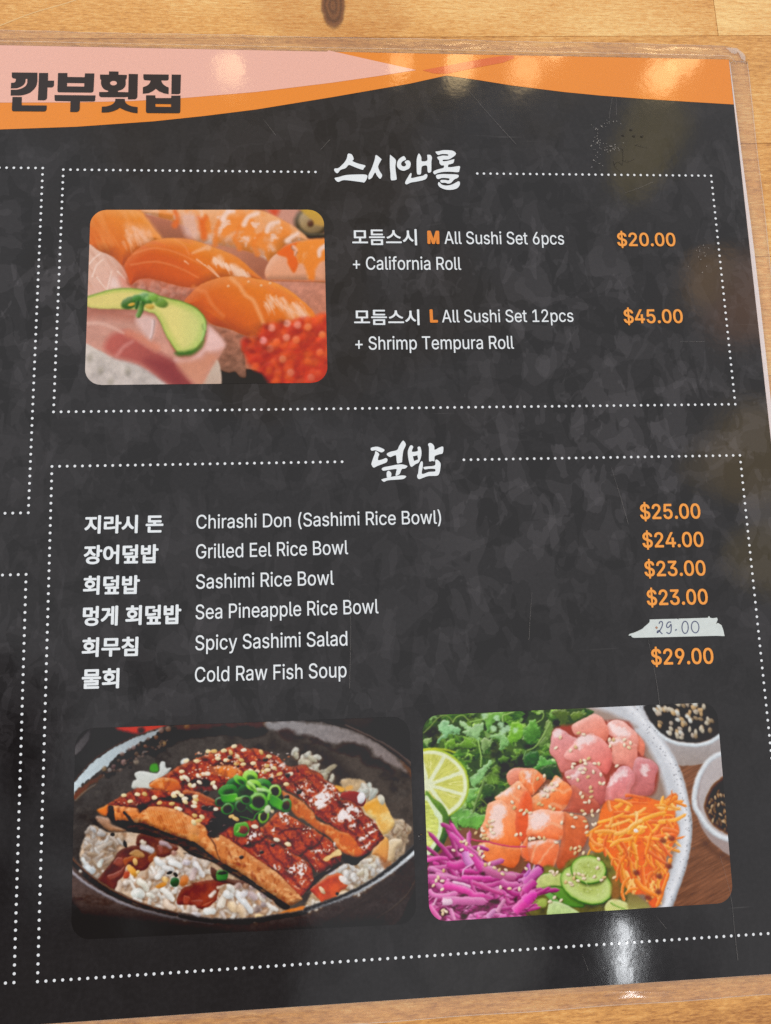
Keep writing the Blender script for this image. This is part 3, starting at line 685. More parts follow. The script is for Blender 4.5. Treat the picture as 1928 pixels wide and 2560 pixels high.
def paint_eel():
    C = Canvas(170, 1780, 1055, 2345, .7, rgb(52, 49, 50))
    k = .18007
    E1, E2, E3, E4, E5, E6 = crop(180, 1790, k), crop(460, 1790, k), crop(750, 1790, k), crop(180, 2040, k), crop(460, 2040, k), crop(750, 2040, k)
    N = lambda *a: np.array(a, float).reshape(-1, 2)
    rng = np.random.default_rng(8)
    def mottle(col, f, seed, th=.5, amt=.7, g=3.4, fy=None):
        return lambda c, X, Y, d: mix(c, col, np.clip((fbm(X/f, Y/(fy or f), seed, 4)-th)*g, 0, 1)*amt)
    def many(*fs):
        def f(c, X, Y, d):
            for q in fs:
                c = q(c, X, Y, d)
            return c
        return f
    def dim(f, seed, a, fy=None):
        return lambda c, X, Y, d: c*(1+a*(fbm(X/f, Y/(fy or f), seed, 4)-.5))[..., None]
    # things behind the bowl
    C.shape(E1(620,165, 800,140, 1300,120, 1180,190, 980,240, 800,225), rgb(196,66,50), rgb(184,72,60), 0, soft=9)
    C.ell(*E1(960,190)[0], 9, 9, 0, rgb(70,36,32), .8)
    C.shape(E1(45,430, 200,230, 350,140, 260,170, 250,290, 150,450, 40,540), rgb(98,96,98), rgb(66,65,67), -50, soft=5)
    C.shape(E3(520,40, 1000,20, 1000,160, 1540,230, 1560,330, 1100,330, 800,170), rgb(66,60,58), rgb(50,48,48), soft=14)
    C.shape(E3(1380,1444, 1480,1300, 1640,1000, 1700,1444), rgb(120,122,130), soft=6)
    # bowl body below the rim
    body = np.vstack([E4(-60,560, 20,700, 300,950, 700,1180, 1200,1340, 1666,1440), E5(900,1500), E6(0,1340, 300,1260, 700,1090, 1000,930, 1300,720, 1640,400),
                      E6(1640,760, 1600,1000, 1500,1200, 1380,1444, 1100,1700, 600,1830, 0,1900), E5(600,1950, 0,1900), E4(1100,1800, 600,1650, 250,1444, 60,1250, -60,1000)])
    C.shape(body, rgb(92,78,74), rgb(66,60,60), 0, soft=5, tex=many(mottle(rgb(58,42,36), 40, 3, .5, .6, fy=14), dim(6, 4, .25)))
    for i in range(26):
        a = 20+rng.random()*60
        x = 760+i*10; y = 2330-i*5+rng.random()*16
        C.stroke(N(x, y, x+60, y-34, x+130, y-90), 2.5, 1, rgb(62,56,54), soft=4, op=.35, sh=0, hi=0)
    C.stroke(E6(1040,1444, 1300,1270, 1500,1080, 1600,900), 3, 3, rgb(84,72,60), soft=5, op=.6)
    C.shape(N(160,2215, 196,2270, 230,2340, 160,2345), rgb(62,56,58), soft=14, op=.7)
    # inside of the bowl
    inner = np.vstack([E1(-60,1000, 40,900, 300,620, 600,420, 900,280, 1100,205, 1300,150, 1666,110), E2(500,95, 1100,80), E3(0,70, 400,105, 800,220, 1100,380, 1400,580, 1640,800),
                       E6(1640,420, 1300,700, 1000,910, 700,1070, 300,1230, 0,1310), E5(800,1430, 0,1390), E4(1200,1280, 700,1090, 300,840, 20,580)])
    C.shape(inner, rgb(72,69,68), rgb(84,76,70), 0, soft=4, tex=many(mottle(rgb(52,47,45), 34, 11, .5, .7), mottle(rgb(96,92,88), 22, 12, .58, .5), dim(5, 13, .2)))
    C.shape(np.vstack([E3(430,500, 700,760, 760,900, 500,940, 400,760), E2(1200,400, 1666,480)]), rgb(56,50,48), soft=24, op=.7)
    # dark speckled band under the left rim, and along the back
    C.shape(np.vstack([E1(400,800, 560,640, 760,470, 1060,290, 1300,180, 1666,130), E2(400,110, 1100,90, 1150,220, 900,300, 500,260, 0,330), E1(1400,420, 1150,540, 900,560, 640,720, 460,840)]),
            rgb(34,29,27), soft=10, rough=9, rs=16, seed=21, op=.9)
    C.shape(E2(0,100, 700,100, 1150,70, 1150,170, 700,140, 0,190), rgb(96,66,46), soft=12, rough=8, rs=20, seed=22, op=.75)
    C.shape(np.vstack([E1(-20,960, 40,915, 300,630, 600,430, 900,295, 1100,215, 1230,180, 1200,230, 1050,320, 800,455, 620,560, 500,690, 400,745, 200,900, 40,1075, -30,1150)]),
            rgb(196,216,226), rgb(150,160,166), 0, soft=3, rough=6, rs=9, seed=23)
    C.stroke(E1(-10,950, 300,618, 600,418, 900,275, 1150,195), 3.5, 3, rgb(74,50,38), soft=4, op=.8)
    C.shape(E1(30,1080, 200,930, 400,810, 420,850, 250,980, 60,1150), rgb(112,70,48), rgb(90,66,52), 0, soft=6, rough=5, rs=9)
    C.stroke(E1(60,1170, 200,1040, 330,960), 5, 3, rgb(128,112,96), soft=6, op=.7)
    for x, y, r, c in ((1270,385,8,(150,120,82)), (1170,300,6,(120,88,66)), (895,635,7,(142,130,116)), (720,640,7,(150,122,118)), (525,750,6,(140,134,132)), (450,730,6,(134,112,84)), (860,440,6,(130,110,106)),
                       (930,400,5,(104,88,80)), (800,470,5,(96,82,78)), (1020,420,5,(120,86,70)), (1010,520,7,(92,86,86)), (900,530,6,(98,80,66)), (700,530,6,(120,100,92)), (1060,320,5,(112,96,90)), (1240,200,7,(134,110,100)), (1340,180,7,(132,104,86)), (580,700,6,(104,84,84)), (650,620,5,(92,78,70)), (1600,150,7,(118,84,54))):
        C.ell(*E1(x, y)[0], r, r, 0, rgb(*c), .7, .85)
    for i in range(60):
        t = rng.random(); x, y = E1(420+t*900+rng.random()*90, 790-t*520+rng.random()*110)[0]
        C.ell(x, y, 2+3*rng.random(), 2+3*rng.random(), 0, [rgb(110,94,86), rgb(30,26,24), rgb(76,62,56)][rng.integers(3)], .7, .7)
    # right rim: pale glaze, dark drips
    C.shape(np.vstack([E2(1150,90, 1666,60), E3(0,78, 400,120, 800,240, 1100,400, 1350,590, 1480,760, 1380,730, 1200,640, 1040,540, 950,420, 800,400, 640,350, 480,390, 380,350, 300,340, 200,290, 0,255), E2(1400,220, 1200,180)]),
            rgb(142,142,145), rgb(128,118,116), 20, soft=9, rough=5, rs=12, seed=31, tex=dim(8, 33, .2))
    C.shape(E3(60,270, 260,310, 340,380, 480,470, 640,370, 900,430, 1040,560, 1230,680, 1300,800, 1100,690, 950,680, 800,560, 640,540, 480,480, 300,380, 120,330), rgb(56,43,40), soft=12, rough=9, rs=14, seed=34, op=.9)
    C.shape(E2(1290,210, 1530,200, 1440,340), rgb(62,46,42), soft=12, rough=5, op=.9)
    C.stroke(E3(380,85, 800,205, 1100,370, 1420,600, 1600,760), 4, 5, rgb(44,34,30), soft=4, op=.9)
    C.stroke(E3(640,130, 850,230, 1040,320, 1300,470, 1580,690), 4, 4, rgb(110,92,84), soft=5, op=.8)
    C.shape(E3(1400,620, 1560,760, 1580,900, 1480,740), rgb(112,78,56), soft=9, op=.8)
    # rice bed
    def cap(x, y, L, w_, a, c, op=1.):
        ca, sa = math.cos(math.radians(a)), math.sin(math.radians(a)); h = max(L-w_, 1)*.5; q = (rng.random()-.5)*w_*.45
        pts = N(x-h*ca, y-h*sa, x-q*sa, y+q*ca, x+h*ca, y+h*sa)
        C.stroke(pts+(1.5, 3), w_+3, w_+3, rgb(120, 92, 70), soft=6, op=.34, sh=0, hi=0)
        c = np.clip(np.asarray(c), 0, 1); d = np.clip(c*(.86+.1*rng.random()), 0, 1)
        C.stroke(pts, w_, w_*.86, c, d, soft=4, op=op*.94, sh=.12, hi=.3)
        C.stroke(pts[:2]+(-.5, -w_*.16), w_*.28, w_*.2, np.clip(c*1.1+.05, 0, 1), soft=3, op=.35, sh=0, hi=0)
    def rice(poly, n, ln, wd, cols, seed, op=1.):
        r = np.random.default_rng(seed)
        for x, y in inside(poly, n, r):
            c = np.array(cols[r.integers(len(cols))])/255.*(.9+.12*r.random())
            cap(x, y, ln*(.7+.5*r.random()), wd*(.72+.3*r.random()), r.random()*180, c, op)
    bed = np.vstack([E4(110,560, 260,150, 400,180, 540,230, 900,220, 1100,260, 1300,330, 1666,500), E5(0,520, 400,640, 560,760, 800,900, 1000,1020, 1200,1170, 1400,1310, 1666,1300),
                     E5(1400,1360, 1000,1400, 500,1420, 0,1390), E4(1200,1275, 700,1085, 300,835)])
    C.shape(bed, rgb(206,186,164), rgb(186,158,130), 60, soft=5, tex=many(mottle(rgb(196,182,168), 20, 41, .5, .7), mottle(rgb(120,84,58), 24, 42, .56, .6), dim(8, 43, .3)))
    wh = [(228,224,214), (238,240,236), (218,204,190), (206,176,150), (222,212,206), (198,160,130), (242,242,236)]
    rice(E4(230,170, 420,230, 700,330, 600,540, 360,840, 150,740, 220,480), 90, 30, 10.5, [(196,194,190), (184,174,164), (210,212,210), (170,150,128)], 1)
    rice(E4(660,880, 1000,820, 1200,560, 1666,560, 1666,1390, 1200,1270, 760,1090), 165, 31, 11.5, wh, 2)
    rice(E5(0,560, 380,640, 380,880, 120,930, 0,800), 16, 30, 14, wh, 3)
    rice(E5(300,1260, 500,1000, 900,960, 1150,1100, 1300,1300, 1000,1390, 300,1400), 64, 34, 12.5, wh, 4)
    rice(E5(0,1240, 280,1300, 240,1390, 0,1390), 14, 26, 14, wh, 5)
    # brown sauce pools
    for p, c in ((E4(360,890, 470,740, 580,600, 640,510, 720,450, 900,405, 1000,420, 1080,500, 1170,520, 1100,640, 1020,750, 880,760, 820,680, 760,700, 720,820, 660,900, 600,1050, 500,1010, 400,940), (92,50,42)),
                 (np.vstack([E4(1460,1150, 1530,1010, 1666,950), E5(120,930, 420,880, 640,900, 520,980, 470,1080, 440,1180, 260,1290, 60,1230), E4(1480,1230)]), (112,54,42)),
                 (E4(900,400, 960,240, 1300,320, 1480,440, 1320,560, 1190,560, 1060,420), (98,56,46)), (E5(380,700, 600,860, 900,900, 1000,1000, 700,960, 420,880), (84,58,50))):
        C.shape(p, rgb(*c), rgb(*[v*1.25 for v in c]), 30, soft=3, bev=10, hi=.12, lo=.3, tex=dim(16, 47, .5))
    for p, c in ((E4(630,570, 710,590, 690,690, 575,660), (150,84,72)), (E4(500,820, 640,770, 740,690, 700,790, 620,860, 540,880), (146,84,74)), (E4(720,590, 900,540, 940,590, 800,640, 750,700), (170,92,50)),
                 (E4(790,520, 900,465, 1000,520, 990,570, 880,560), (188,148,96)), (E4(1060,560, 1170,500, 1150,610, 1080,640), (160,88,48)), (E5(100,1180, 270,1170, 220,1260), (150,76,64)), (E5(0,1100, 90,1140, 60,1220, 0,1210), (166,84,68)),
                 (E5(240,1250, 380,1180, 420,1180, 330,1260), (158,72,50)), (E4(1180,400, 1260,420, 1240,520), (150,90,80)), (E4(730,770, 800,760, 790,850, 720,860), (170,64,40))):
        C.shape(p, rgb(*c), soft=3, bev=5, op=.85)
    # named pale grains on top
    for x, y, L, w_, a, c in ((1050,450,40,20,25,(206,208,216)), (990,360,18,13,20,(214,206,190)), (1220,640,36,18,35,(226,234,236)), (1440,665,40,19,20,(230,238,240)), (1340,730,34,18,15,(214,220,222)), (1225,810,32,17,-45,(226,232,232)),
                              (985,960,42,21,48,(228,230,216)), (920,1080,38,30,10,(222,232,228)), (1090,1100,24,14,20,(222,226,216)), (650,980,36,16,-70,(206,188,172)), (750,925,16,13,0,(214,206,198)), (180,640,28,12,55,(210,222,226)), (250,740,34,26,20,(200,214,222)),
                              (400,650,24,15,-65,(206,216,212)), (1330,1090,48,18,45,(230,234,230)), (1350,1230,40,20,40,(222,204,186)), (1300,880,18,18,0,(238,196,130)), (910,1180,30,18,20,(216,222,220)), (1570,640,16,15,0,(204,196,204)),
                              (1420,510,16,15,0,(176,136,124)), (300,190,20,15,40,(176,178,180)), (410,250,24,15,10,(172,172,172)), (460,410,44,13,-25,(176,168,158)), (1300,400,36,13,25,(170,152,160))):
        X, Y = E4(x, y)[0]
        cap(X, Y, L, w_*.86, a, rgb(*c)*1.03)
    for x, y, L, w_, a, c in ((830,1190,74,21,52,(230,240,246)), (360,1320,34,22,0,(220,230,230)), (560,1150,50,22,-62,(222,218,206)), (690,1260,36,26,40,(224,200,166)), (930,1100,40,21,30,(196,180,184)), (840,1060,26,20,-60,(214,216,222)), (650,1010,26,18,50,(218,222,218)),
                              (620,1090,30,22,20,(226,234,236)), (760,970,20,18,0,(170,146,140)), (860,970,18,16,0,(164,130,108)), (950,990,18,16,0,(168,150,148)), (1110,1090,24,20,70,(152,138,140)), (1030,1290,22,22,0,(132,116,112)), (1110,1230,16,15,0,(150,138,140)), (1050,1390,24,12,10,(226,198,150)),
                              (50,640,18,17,0,(206,202,212)), (210,740,48,17,58,(216,220,224)), (330,640,30,14,-50,(196,186,176)), (130,800,36,19,-75,(200,182,182)), (150,1290,22,18,40,(216,204,196)), (170,1370,26,17,0,(206,206,212)), (400,1080,24,12,-45,(222,214,206)), (510,980,22,8,-20,(206,190,170)), (800,1330,40,24,70,(214,190,160))):
        X, Y = E5(x, y)[0]
        cap(X, Y, L, w_*.86, a, rgb(*c)*1.03)
    for x, y, L, w_, a in ((740,385,20,9,72), (560,255,11,9,0), (1360,785,15,8,-20), (1440,810,14,9,50)):
        C.ell(*E4(x, y)[0], L*.5, w_*.5, a, rgb(26,20,18), .3)
    C.ell(*E4(880,630)[0], 10, 5.5, 80, rgb(218,176,112), .25); C.ell(*E4(840,760)[0], 18, 8, 55, rgb(226,164,78), .3); C.ell(*E4(915,775)[0], 5, 5, 0, rgb(232,206,150), .4)
    C.ell(*E4(1430,915)[0], 11, 12, 0, rgb(38,84,46), .25, hi=.25); C.ell(*E4(1560,900)[0], 10, 16, 20, rgb(196,120,66), .4); C.ell(*E4(1240,960)[0], 14, 6, -20, rgb(206,140,66), .4)
    C.shape(E5(450,770, 520,750, 610,775, 600,880, 530,895, 465,880), rgb(74,142,70), rgb(56,112,56), 0, soft=2, bev=5)
    C.ell(*E5(530,790)[0], 13, 4.5, -4, rgb(44,60,34), .4)
    # rice and potato at the right
    rb = np.vstack([E3(560,920, 830,880, 1000,1010, 1070,1100, 1150,1130, 1280,1400, 1400,1444), E6(1540,180, 1480,330, 1420,600, 1250,770, 1000,930, 700,1090, 330,1230, 60,1300, 200,1000, 350,800, 600,680, 850,600, 1000,500, 1000,200, 900,0)])
    C.shape(rb, rgb(186,164,132), rgb(160,136,108), 90, soft=5, tex=many(mottle(rgb(216,208,190), 18, 61, .48, .8), dim(9, 62, .35)))
    rice(E3(740,900, 1000,1000, 1060,1150, 900,1200, 830,1000), 14, 30, 14, [(204,212,204), (186,196,190), (214,216,206)], 6)
    rice(E6(1250,60, 1500,100, 1520,250, 1480,420, 1300,640, 1200,420), 34, 22, 14, [(166,150,126), (186,170,146), (150,130,110)], 7)
    rice(E6(850,620, 1120,620, 1260,760, 1000,920, 700,1080, 640,880, 760,840), 80, 30, 12, [(232,224,212), (230,230,216), (204,196,170), (214,216,214)], 8)
    rice(E6(560,720, 720,680, 760,860, 660,900), 10, 28, 14, [(226,230,230)], 9)
    rice(E6(60,1190, 300,1200, 200,1290, 60,1310), 6, 22, 12, [(226,220,206)], 10)
    C.shape(E6(1250,330, 1400,320, 1410,380, 1340,450, 1300,600, 1230,640, 1220,470), rgb(222,206,176), rgb(196,170,132), 80, soft=3, bev=9)
    C.shape(np.vstack([E3(880,1250, 960,1180, 1090,1130, 1160,1180, 1230,1300, 1300,1444), E6(1310,110, 1260,200, 1150,260, 1060,180, 1050,60, 960,0)]), rgb(226,160,62), rgb(222,180,110), 20, soft=3, bev=9, tex=mottle(rgb(240,226,170), 24, 64, .5, .9))
    C.shape(E6(1000,520, 1080,400, 1160,290, 1230,330, 1220,560, 1180,650, 1100,560), rgb(226,168,92), rgb(206,140,84), 90, soft=3, bev=8)
    C.shape(E6(1120,560, 1230,620, 1300,700, 1200,760, 1110,640), rgb(150,96,60), soft=8, op=.7)
    C.ell(*E3(1130,1160)[0], 8, 13, -20, rgb(214,214,196), .4)
    C.shape(E3(480,960, 620,1000, 600,1060, 500,1030), rgb(226,166,76), soft=5); C.shape(E3(640,980, 720,960, 740,1010, 650,1030), rgb(222,168,96), soft=5)
    C.shape(E3(560,1090, 680,1040, 820,1060, 900,1100, 910,1200, 860,1260, 740,1210, 600,1150), rgb(150,42,36), rgb(112,30,28), 60, soft=2, bev=8, hi=.2)
    C.ell(*E3(850,1140)[0], 10, 15, 10, rgb(228,232,240), .25)
    # orange sauce pool lower right
    C.shape(E6(140,1020, 250,930, 400,830, 520,795, 600,830, 660,930, 640,1000, 560,1040, 540,1150, 330,1220, 260,1140), rgb(176,66,42), rgb(204,98,44), 30, soft=3, bev=8, tex=dim(20, 66, .5))
    C.ell(*E6(610,890)[0], 15, 8, 40, rgb(230,228,226), .25); C.ell(*E6(430,770)[0], 14, 8, -15, rgb(222,222,228), .25); C.ell(*E6(310,1030)[0], 12, 5, 50, rgb(216,190,160), .3); C.ell(*E6(600,1090)[0], 16, 9, -20, rgb(228,210,180), .3)
    C.ell(*E6(520,1075)[0], 4, 4, 0, rgb(40,24,18), .5)
    C.shape(np.vstack([E5(1310,1360, 1480,1290, 1666,1250), E6(50,1300, 0,1330)]), rgb(214,128,60), soft=4)
    rice(np.vstack([E3(-100,480, 60,510, 240,560, 260,700, 400,780, 460,900, 300,880, 0,680)]), 26, 26, 14, [(204,206,190), (190,188,166), (212,216,206)], 11)
    C.ell(*E3(440,715)[0], 14, 7, -25, rgb(160,152,130), .4)
    C.shape(E1(850,1000, 850,900, 900,880, 870,800, 960,760, 1190,790, 1230,640, 1290,640, 1310,720, 1370,740, 1100,1010), rgb(204,214,214), rgb(196,202,196), 90, soft=3, bev=8)
    C.shape(E1(1080,740, 1100,680, 1170,660, 1200,700, 1190,770, 1100,775), rgb(76,148,50), soft=5)
    C.ell(*E1(1570,630)[0], 11, 8, -25, rgb(206,216,216), .4)
    # ---- eel
    def glaze(seed, f=1.):
        return many(mottle(rgb(192,84,44), 26*f, seed, .54, .6, 5, 15*f), mottle(rgb(74,30,26), 19*f, seed+1, .52, .8, 3.6), dim(5, seed+2, .5), lambda c, X, Y, d: c*(1-.28*np.clip(np.sin((X*.75-Y*.66)/4.2+3*vnoise(X/18, Y/18, seed))*1.6-.5, 0, 1))[..., None], mottle(rgb(214,110,66), 5, seed+3, .62, .7, 5))
    side = lambda seed: many(mottle(rgb(150,74,34), 9, seed, .56, .6, 6, 22), mottle(rgb(232,172,120), 13, seed+1, .6, .6, 6))
    # back dome
    C.shape(np.vstack([E1(1080,960, 1250,840, 1480,700, 1666,610), E2(250,560, 500,480, 680,410, 780,385, 850,440, 1050,460, 1300,560, 1450,700, 1666,670), E3(120,720, 250,780, 330,860, 200,960), E2(1500,960, 1000,930, 600,1000, 200,1060), E1(1500,1080)]),
            rgb(162,72,42), rgb(148,62,38), 30, soft=3, bev=12, hi=.2, lo=.4, tex=glaze(101))
    C.shape(E1(1075,965, 1150,890, 1250,850, 1440,880, 1510,960, 1500,1030, 1380,1070, 1180,1020), rgb(214,124,56), rgb(188,92,48), 60, soft=3, bev=9, tex=side(121))
    C.shape(E2(400,720, 450,690, 560,675, 720,710, 815,790, 800,850, 740,900, 620,870, 480,810), rgb(226,130,56), rgb(212,128,72), 40, soft=3, bev=10, tex=side(124))
    C.shape(E2(340,690, 420,700, 480,810, 400,810), rgb(168,100,74), soft=6, op=.8)
    C.shape(E2(0,940, 160,860, 320,870, 380,930, 300,990, 60,960), rgb(44,24,20), soft=8, rough=4, op=.85)
    C.shape(E2(400,680, 560,610, 700,660, 620,680, 480,690), rgb(50,26,22), soft=6, op=.8)
    C.shape(E2(0,1030, 150,1040, 300,1100, 440,1180, 400,1220, 200,1190, 0,1090), rgb(178,96,56), rgb(160,82,48), 20, soft=4, bev=7, tex=side(127))
    # right back piece
    Bt = np.vstack([E2(1380,960, 1666,860), E3(60,760, 250,790, 340,880, 470,960, 560,1080, 570,1160, 700,1170, 830,1260, 900,1360, 960,1400), E6(1050,90, 1110,200, 1150,270, 1150,330, 870,560, 820,430, 560,200, 420,120, 150,-60), E3(200,1340, 0,1130), E2(1390,1010)])
    C.shape(Bt, rgb(166,76,42), rgb(144,60,36), 60, soft=3, bev=9, hi=.15, lo=.4, tex=glaze(131))
    C.shape(np.vstack([E2(1370,1030, 1666,1200), E3(0,1160, 180,1330, 240,1444), E6(420,130, 560,210, 700,260, 830,430, 860,540, 760,560, 560,480, 420,300, 260,200, 60,50), E2(1560,1390, 1380,1130)]), rgb(190,108,60), rgb(206,104,44), 40, soft=4, bev=8, tex=side(134))
    C.shape(E6(590,560, 650,540, 760,570, 860,555, 900,540, 980,500, 800,660, 740,680, 640,640), rgb(34,26,24), soft=3, bev=5, hi=.25)
    # middle piece
    Mt = np.vstack([E5(1050,180, 1150,100, 1320,-60), E6(-60,40, 120,150, 210,190, 280,250, 430,340, 510,460, 570,490, 575,560, 540,650, 400,720, 240,780, 140,640, 0,560), E5(1500,520, 1300,370, 1130,280)])
    C.shape(Mt, rgb(176,84,46), rgb(150,62,38), 50, soft=3, bev=9, hi=.2, lo=.45, tex=glaze(141))
    C.stroke(np.vstack([E5(1320,240, 1420,190, 1600,170), E6(60,190)]), 6, 5, rgb(64,26,20), soft=5, op=.7)
    C.stroke(np.vstack([E6(0,550, 100,460, 240,400, 330,260)]), 8, 5, rgb(60,24,20), soft=5, op=.7)
    C.shape(E6(320,600, 420,530, 520,460, 570,490, 570,540, 470,570, 380,630), rgb(232,206,150), rgb(226,190,130), soft=4, tex=dim(5, 145, .3))
    C.shape(np.vstack([E6(150,960, 200,860, 400,740, 560,650, 520,720, 300,860, 130,1010), E6(100,1040)]), rgb(40,26,24), soft=6)
    # front piece
    Ft = np.vstack([E1(500,1235, 600,1160, 750,1080, 880,1010, 980,995, 1120,1010, 1500,1060), E2(0,1080, 300,1180, 500,1230, 700,1330, 1000,1444), E5(1100,270, 1300,380, 1500,520), E6(60,600, 150,690, 185,850, 180,920, 60,1070, -20,1150),
                    E5(1620,1130, 1500,1000, 1300,800, 1060,640, 920,540, 740,410, 520,270, 330,170, 0,-50), E1(1500,1320, 1250,1270, 1000,1290, 700,1260)])
    C.shape(Ft, rgb(146,66,42), rgb(172,76,44), 20, soft=3, bev=8, hi=.15, lo=.4, tex=glaze(151))
    Fs = np.vstack([E1(500,1240, 700,1255, 850,1270, 1000,1295, 1100,1255, 1300,1265, 1500,1315), E5(0,-45, 180,60, 330,180, 380,290, 470,300, 520,265, 740,400, 920,530, 1060,630, 1300,790, 1500,990, 1640,1140),
                    E5(1600,1180, 1460,1240, 1300,1130, 1100,1000, 900,860, 750,760, 560,660, 420,570, 250,430), E4(1666,345, 1450,280, 1200,180, 1000,105, 800,75, 640,80, 540,30, 505,-50)])
    C.shape(Fs, rgb(226,138,76), rgb(188,124,78), 40, soft=3, bev=13, hi=.2, lo=.5, tex=many(side(154), mottle(rgb(240,190,136), 16, 157, .52, .6, 5, 9), mottle(rgb(132,62,30), 13, 158, .6, .7)))
    for i in range(34):
        x, y = E1(1020+i*17, 1290+rng.random()*20+i*3.4)[0]
        C.stroke(N(x, y, x+6, y+14, x+16, y+34+i*.5), 2.2, 1.2, [rgb(238,176,110), rgb(176,90,44)][i % 2], soft=2.5, op=.6, sh=0, hi=0)
    for i in range(22):
        t = rng.random(); x, y = E5(560+t*900, 420+t*700+rng.random()*90)[0]
        C.ell(x, y, 3+6*rng.random(), 2+3*rng.random(), 30+60*rng.random(), [rgb(148,70,36), rgb(222,158,104)][rng.integers(2)], .8, .6)
    C.ell(*E5(130,190)[0], 19, 12, 35, rgb(224,160,104), .5, .7); C.ell(*E5(130,300)[0], 17, 10, 30, rgb(222,150,80), .5, .6)
    C.shape(np.vstack([E1(490,1260, 570,1250, 590,1330, 600,1444), E4(640,60, 760,60, 850,80, 1000,110, 1200,185, 1450,285, 1666,350), E5(250,440, 420,575, 560,665, 750,765, 900,865, 1100,1005, 1300,1135, 1460,1245, 1440,1290, 1370,1280, 1200,1150, 1000,1010, 800,880, 560,740, 400,640, 150,560, 0,470),
                       E4(1500,420, 1200,310, 1000,250, 850,225, 700,170, 580,90, 520,10)]), rgb(38,28,24), rgb(30,25,24), 30, soft=3, tex=many(mottle(rgb(92,66,44), 22, 161, .52, .8, 6, 8), dim(4, 162, .6)))
    C.stroke(np.vstack([E4(900,130, 1200,240, 1666,430), E5(300,540)]), 9, 7, rgb(112,86,58), soft=8, op=.5, sh=0, hi=0)
    for p in (E5(0,450, 200,520, 380,600), E5(620,730, 900,900, 1150,1080), E4(1240,320, 1480,440, 1640,540)):
        C.stroke(p, 1.6, 1.6, rgb(150,142,136), soft=2.5, op=.55, sh=0, hi=0)
    C.stroke(E5(340,250, 430,400, 480,560, 560,760), 4, 1.5, rgb(74,40,30), soft=3, op=.8)
    C.ell(*E1(540,1330)[0], 8, 14, 10, rgb(30,24,22), .4); C.stroke(E1(730,1340, 790,1400, 850,1480), 7, 9, rgb(34,24,22), soft=3)
    C.shape(E1(360,1300, 430,1260, 500,1235, 490,1370, 400,1360), rgb(226,124,44), soft=5, bev=6)
    C.shape(np.vstack([E4(330,20, 400,0, 520,40, 560,120, 740,190, 700,220, 540,210, 420,130)]), rgb(168,138,120), rgb(150,110,80), soft=5, bev=8, tex=dim(10, 165, .3))
    # dark glaze patches, gloss
    for p in (E1(900,1250, 1050,1190, 1200,1130, 1666,1090, 1600,1200, 1200,1170, 1060,1240, 960,1330), E2(250,1270, 420,1240, 500,1300, 1000,1340, 960,1444, 500,1444, 380,1330), E5(350,60, 700,0, 900,30, 700,120, 480,260, 400,300, 330,210), E5(800,400, 1050,330, 1130,290, 1080,350, 900,430)):
        C.shape(p, rgb(34,19,18), rgb(46,24,22), soft=7, rough=5, rs=10, seed=171, op=.9)
    def gloss(poly, n, seed, big=4., th=.5):
        C.shape(poly, rgb(236,236,240), soft=2.5, rough=10, rs=5, seed=seed, op=.0)
        w, d = C.sdf(_smooth(poly), 2)
        X, Y = C.X[w], C.Y[w]
        m = np.clip((fbm(X/big, Y/big, seed, 3)-th)*5.5+.05, 0, 1)*np.clip(d/6+.3, 0, 1)*(d > -1)
        C.put(w, rgb(236,234,238), m*.95)
    for p, s_, b, t in ((E3(110,1180, 250,1070, 380,980, 430,1190, 220,1320), 1, 9, .36), (E3(280,900, 480,960, 480,1030, 380,1020), 2, 5, .48), (E3(400,1060, 560,1060, 560,1160, 450,1160), 3, 5, .45), (E3(530,1340, 700,1250, 880,1350, 800,1444, 540,1480), 4, 9, .36), (E3(600,1230, 700,1200, 860,1330, 760,1330), 5, 5, .45),
                        (E3(420,1350, 500,1340, 500,1480, 430,1444), 6, 6, .42), (E3(40,900, 140,900, 240,1040, 100,1060), 7, 5, .5), (E3(0,1050, 120,1080, 60,1190, 0,1130), 8, 5, .48), (E6(680,120, 780,90, 770,180, 690,190), 9, 6, .4), (E6(830,160, 1030,50, 1040,110, 860,190), 10, 5, .44), (E6(820,300, 1080,140, 1090,190, 860,350), 11, 5, .42), (E6(830,430, 1120,260, 1000,370, 900,480, 850,450), 12, 5, .42),
                        (E5(870,300, 900,200, 1090,240, 960,330, 870,400), 13, 5, .42), (E5(1230,690, 1280,640, 1350,720, 1290,760), 14, 7, .38), (E5(1340,470, 1440,450, 1500,540, 1400,520), 15, 5, .46), (E5(1400,740, 1560,650, 1666,620, 1640,850, 1540,830), 16, 5, .45), (E6(0,600, 110,690, 60,820, 0,860), 17, 5, .45), (E5(1440,890, 1600,1000, 1590,1010, 1450,930), 18, 5, .44), (E6(0,900, 180,880, 40,980), 19, 5, .46),
                        (E6(150,480, 330,440, 330,520, 200,520), 20, 5, .47), (E6(300,380, 480,350, 500,460, 340,500), 21, 4, .5), (E6(140,550, 260,590, 240,620), 22, 4, .46), (E5(1310,-40, 1450,-60, 1460,100, 1380,110), 23, 5, .44), (E5(1480,120, 1560,60, 1600,140, 1500,150), 24, 4, .48), (E5(1210,180, 1270,150, 1280,230, 1240,250), 25, 5, .4), (E2(1150,600, 1300,620, 1420,720, 1250,760), 26, 6, .5), (E2(1300,700, 1390,640, 1430,720), 27, 8, .38), (E2(1460,960, 1666,960, 1666,1120, 1500,1040), 28, 4, .5),
                        (E6(60,130, 230,200, 200,300, 40,260), 29, 4, .58), (E6(190,640, 250,720, 240,780), 30, 4, .45), (E2(560,640, 700,600, 760,680, 600,680), 32, 4, .6), (E1(560,1190, 940,1190, 900,1240), 33, 4, .58), (E5(960,500, 1060,540, 1040,580), 34, 4, .5)):
        gloss(p, 0, 200+s_, b, t)
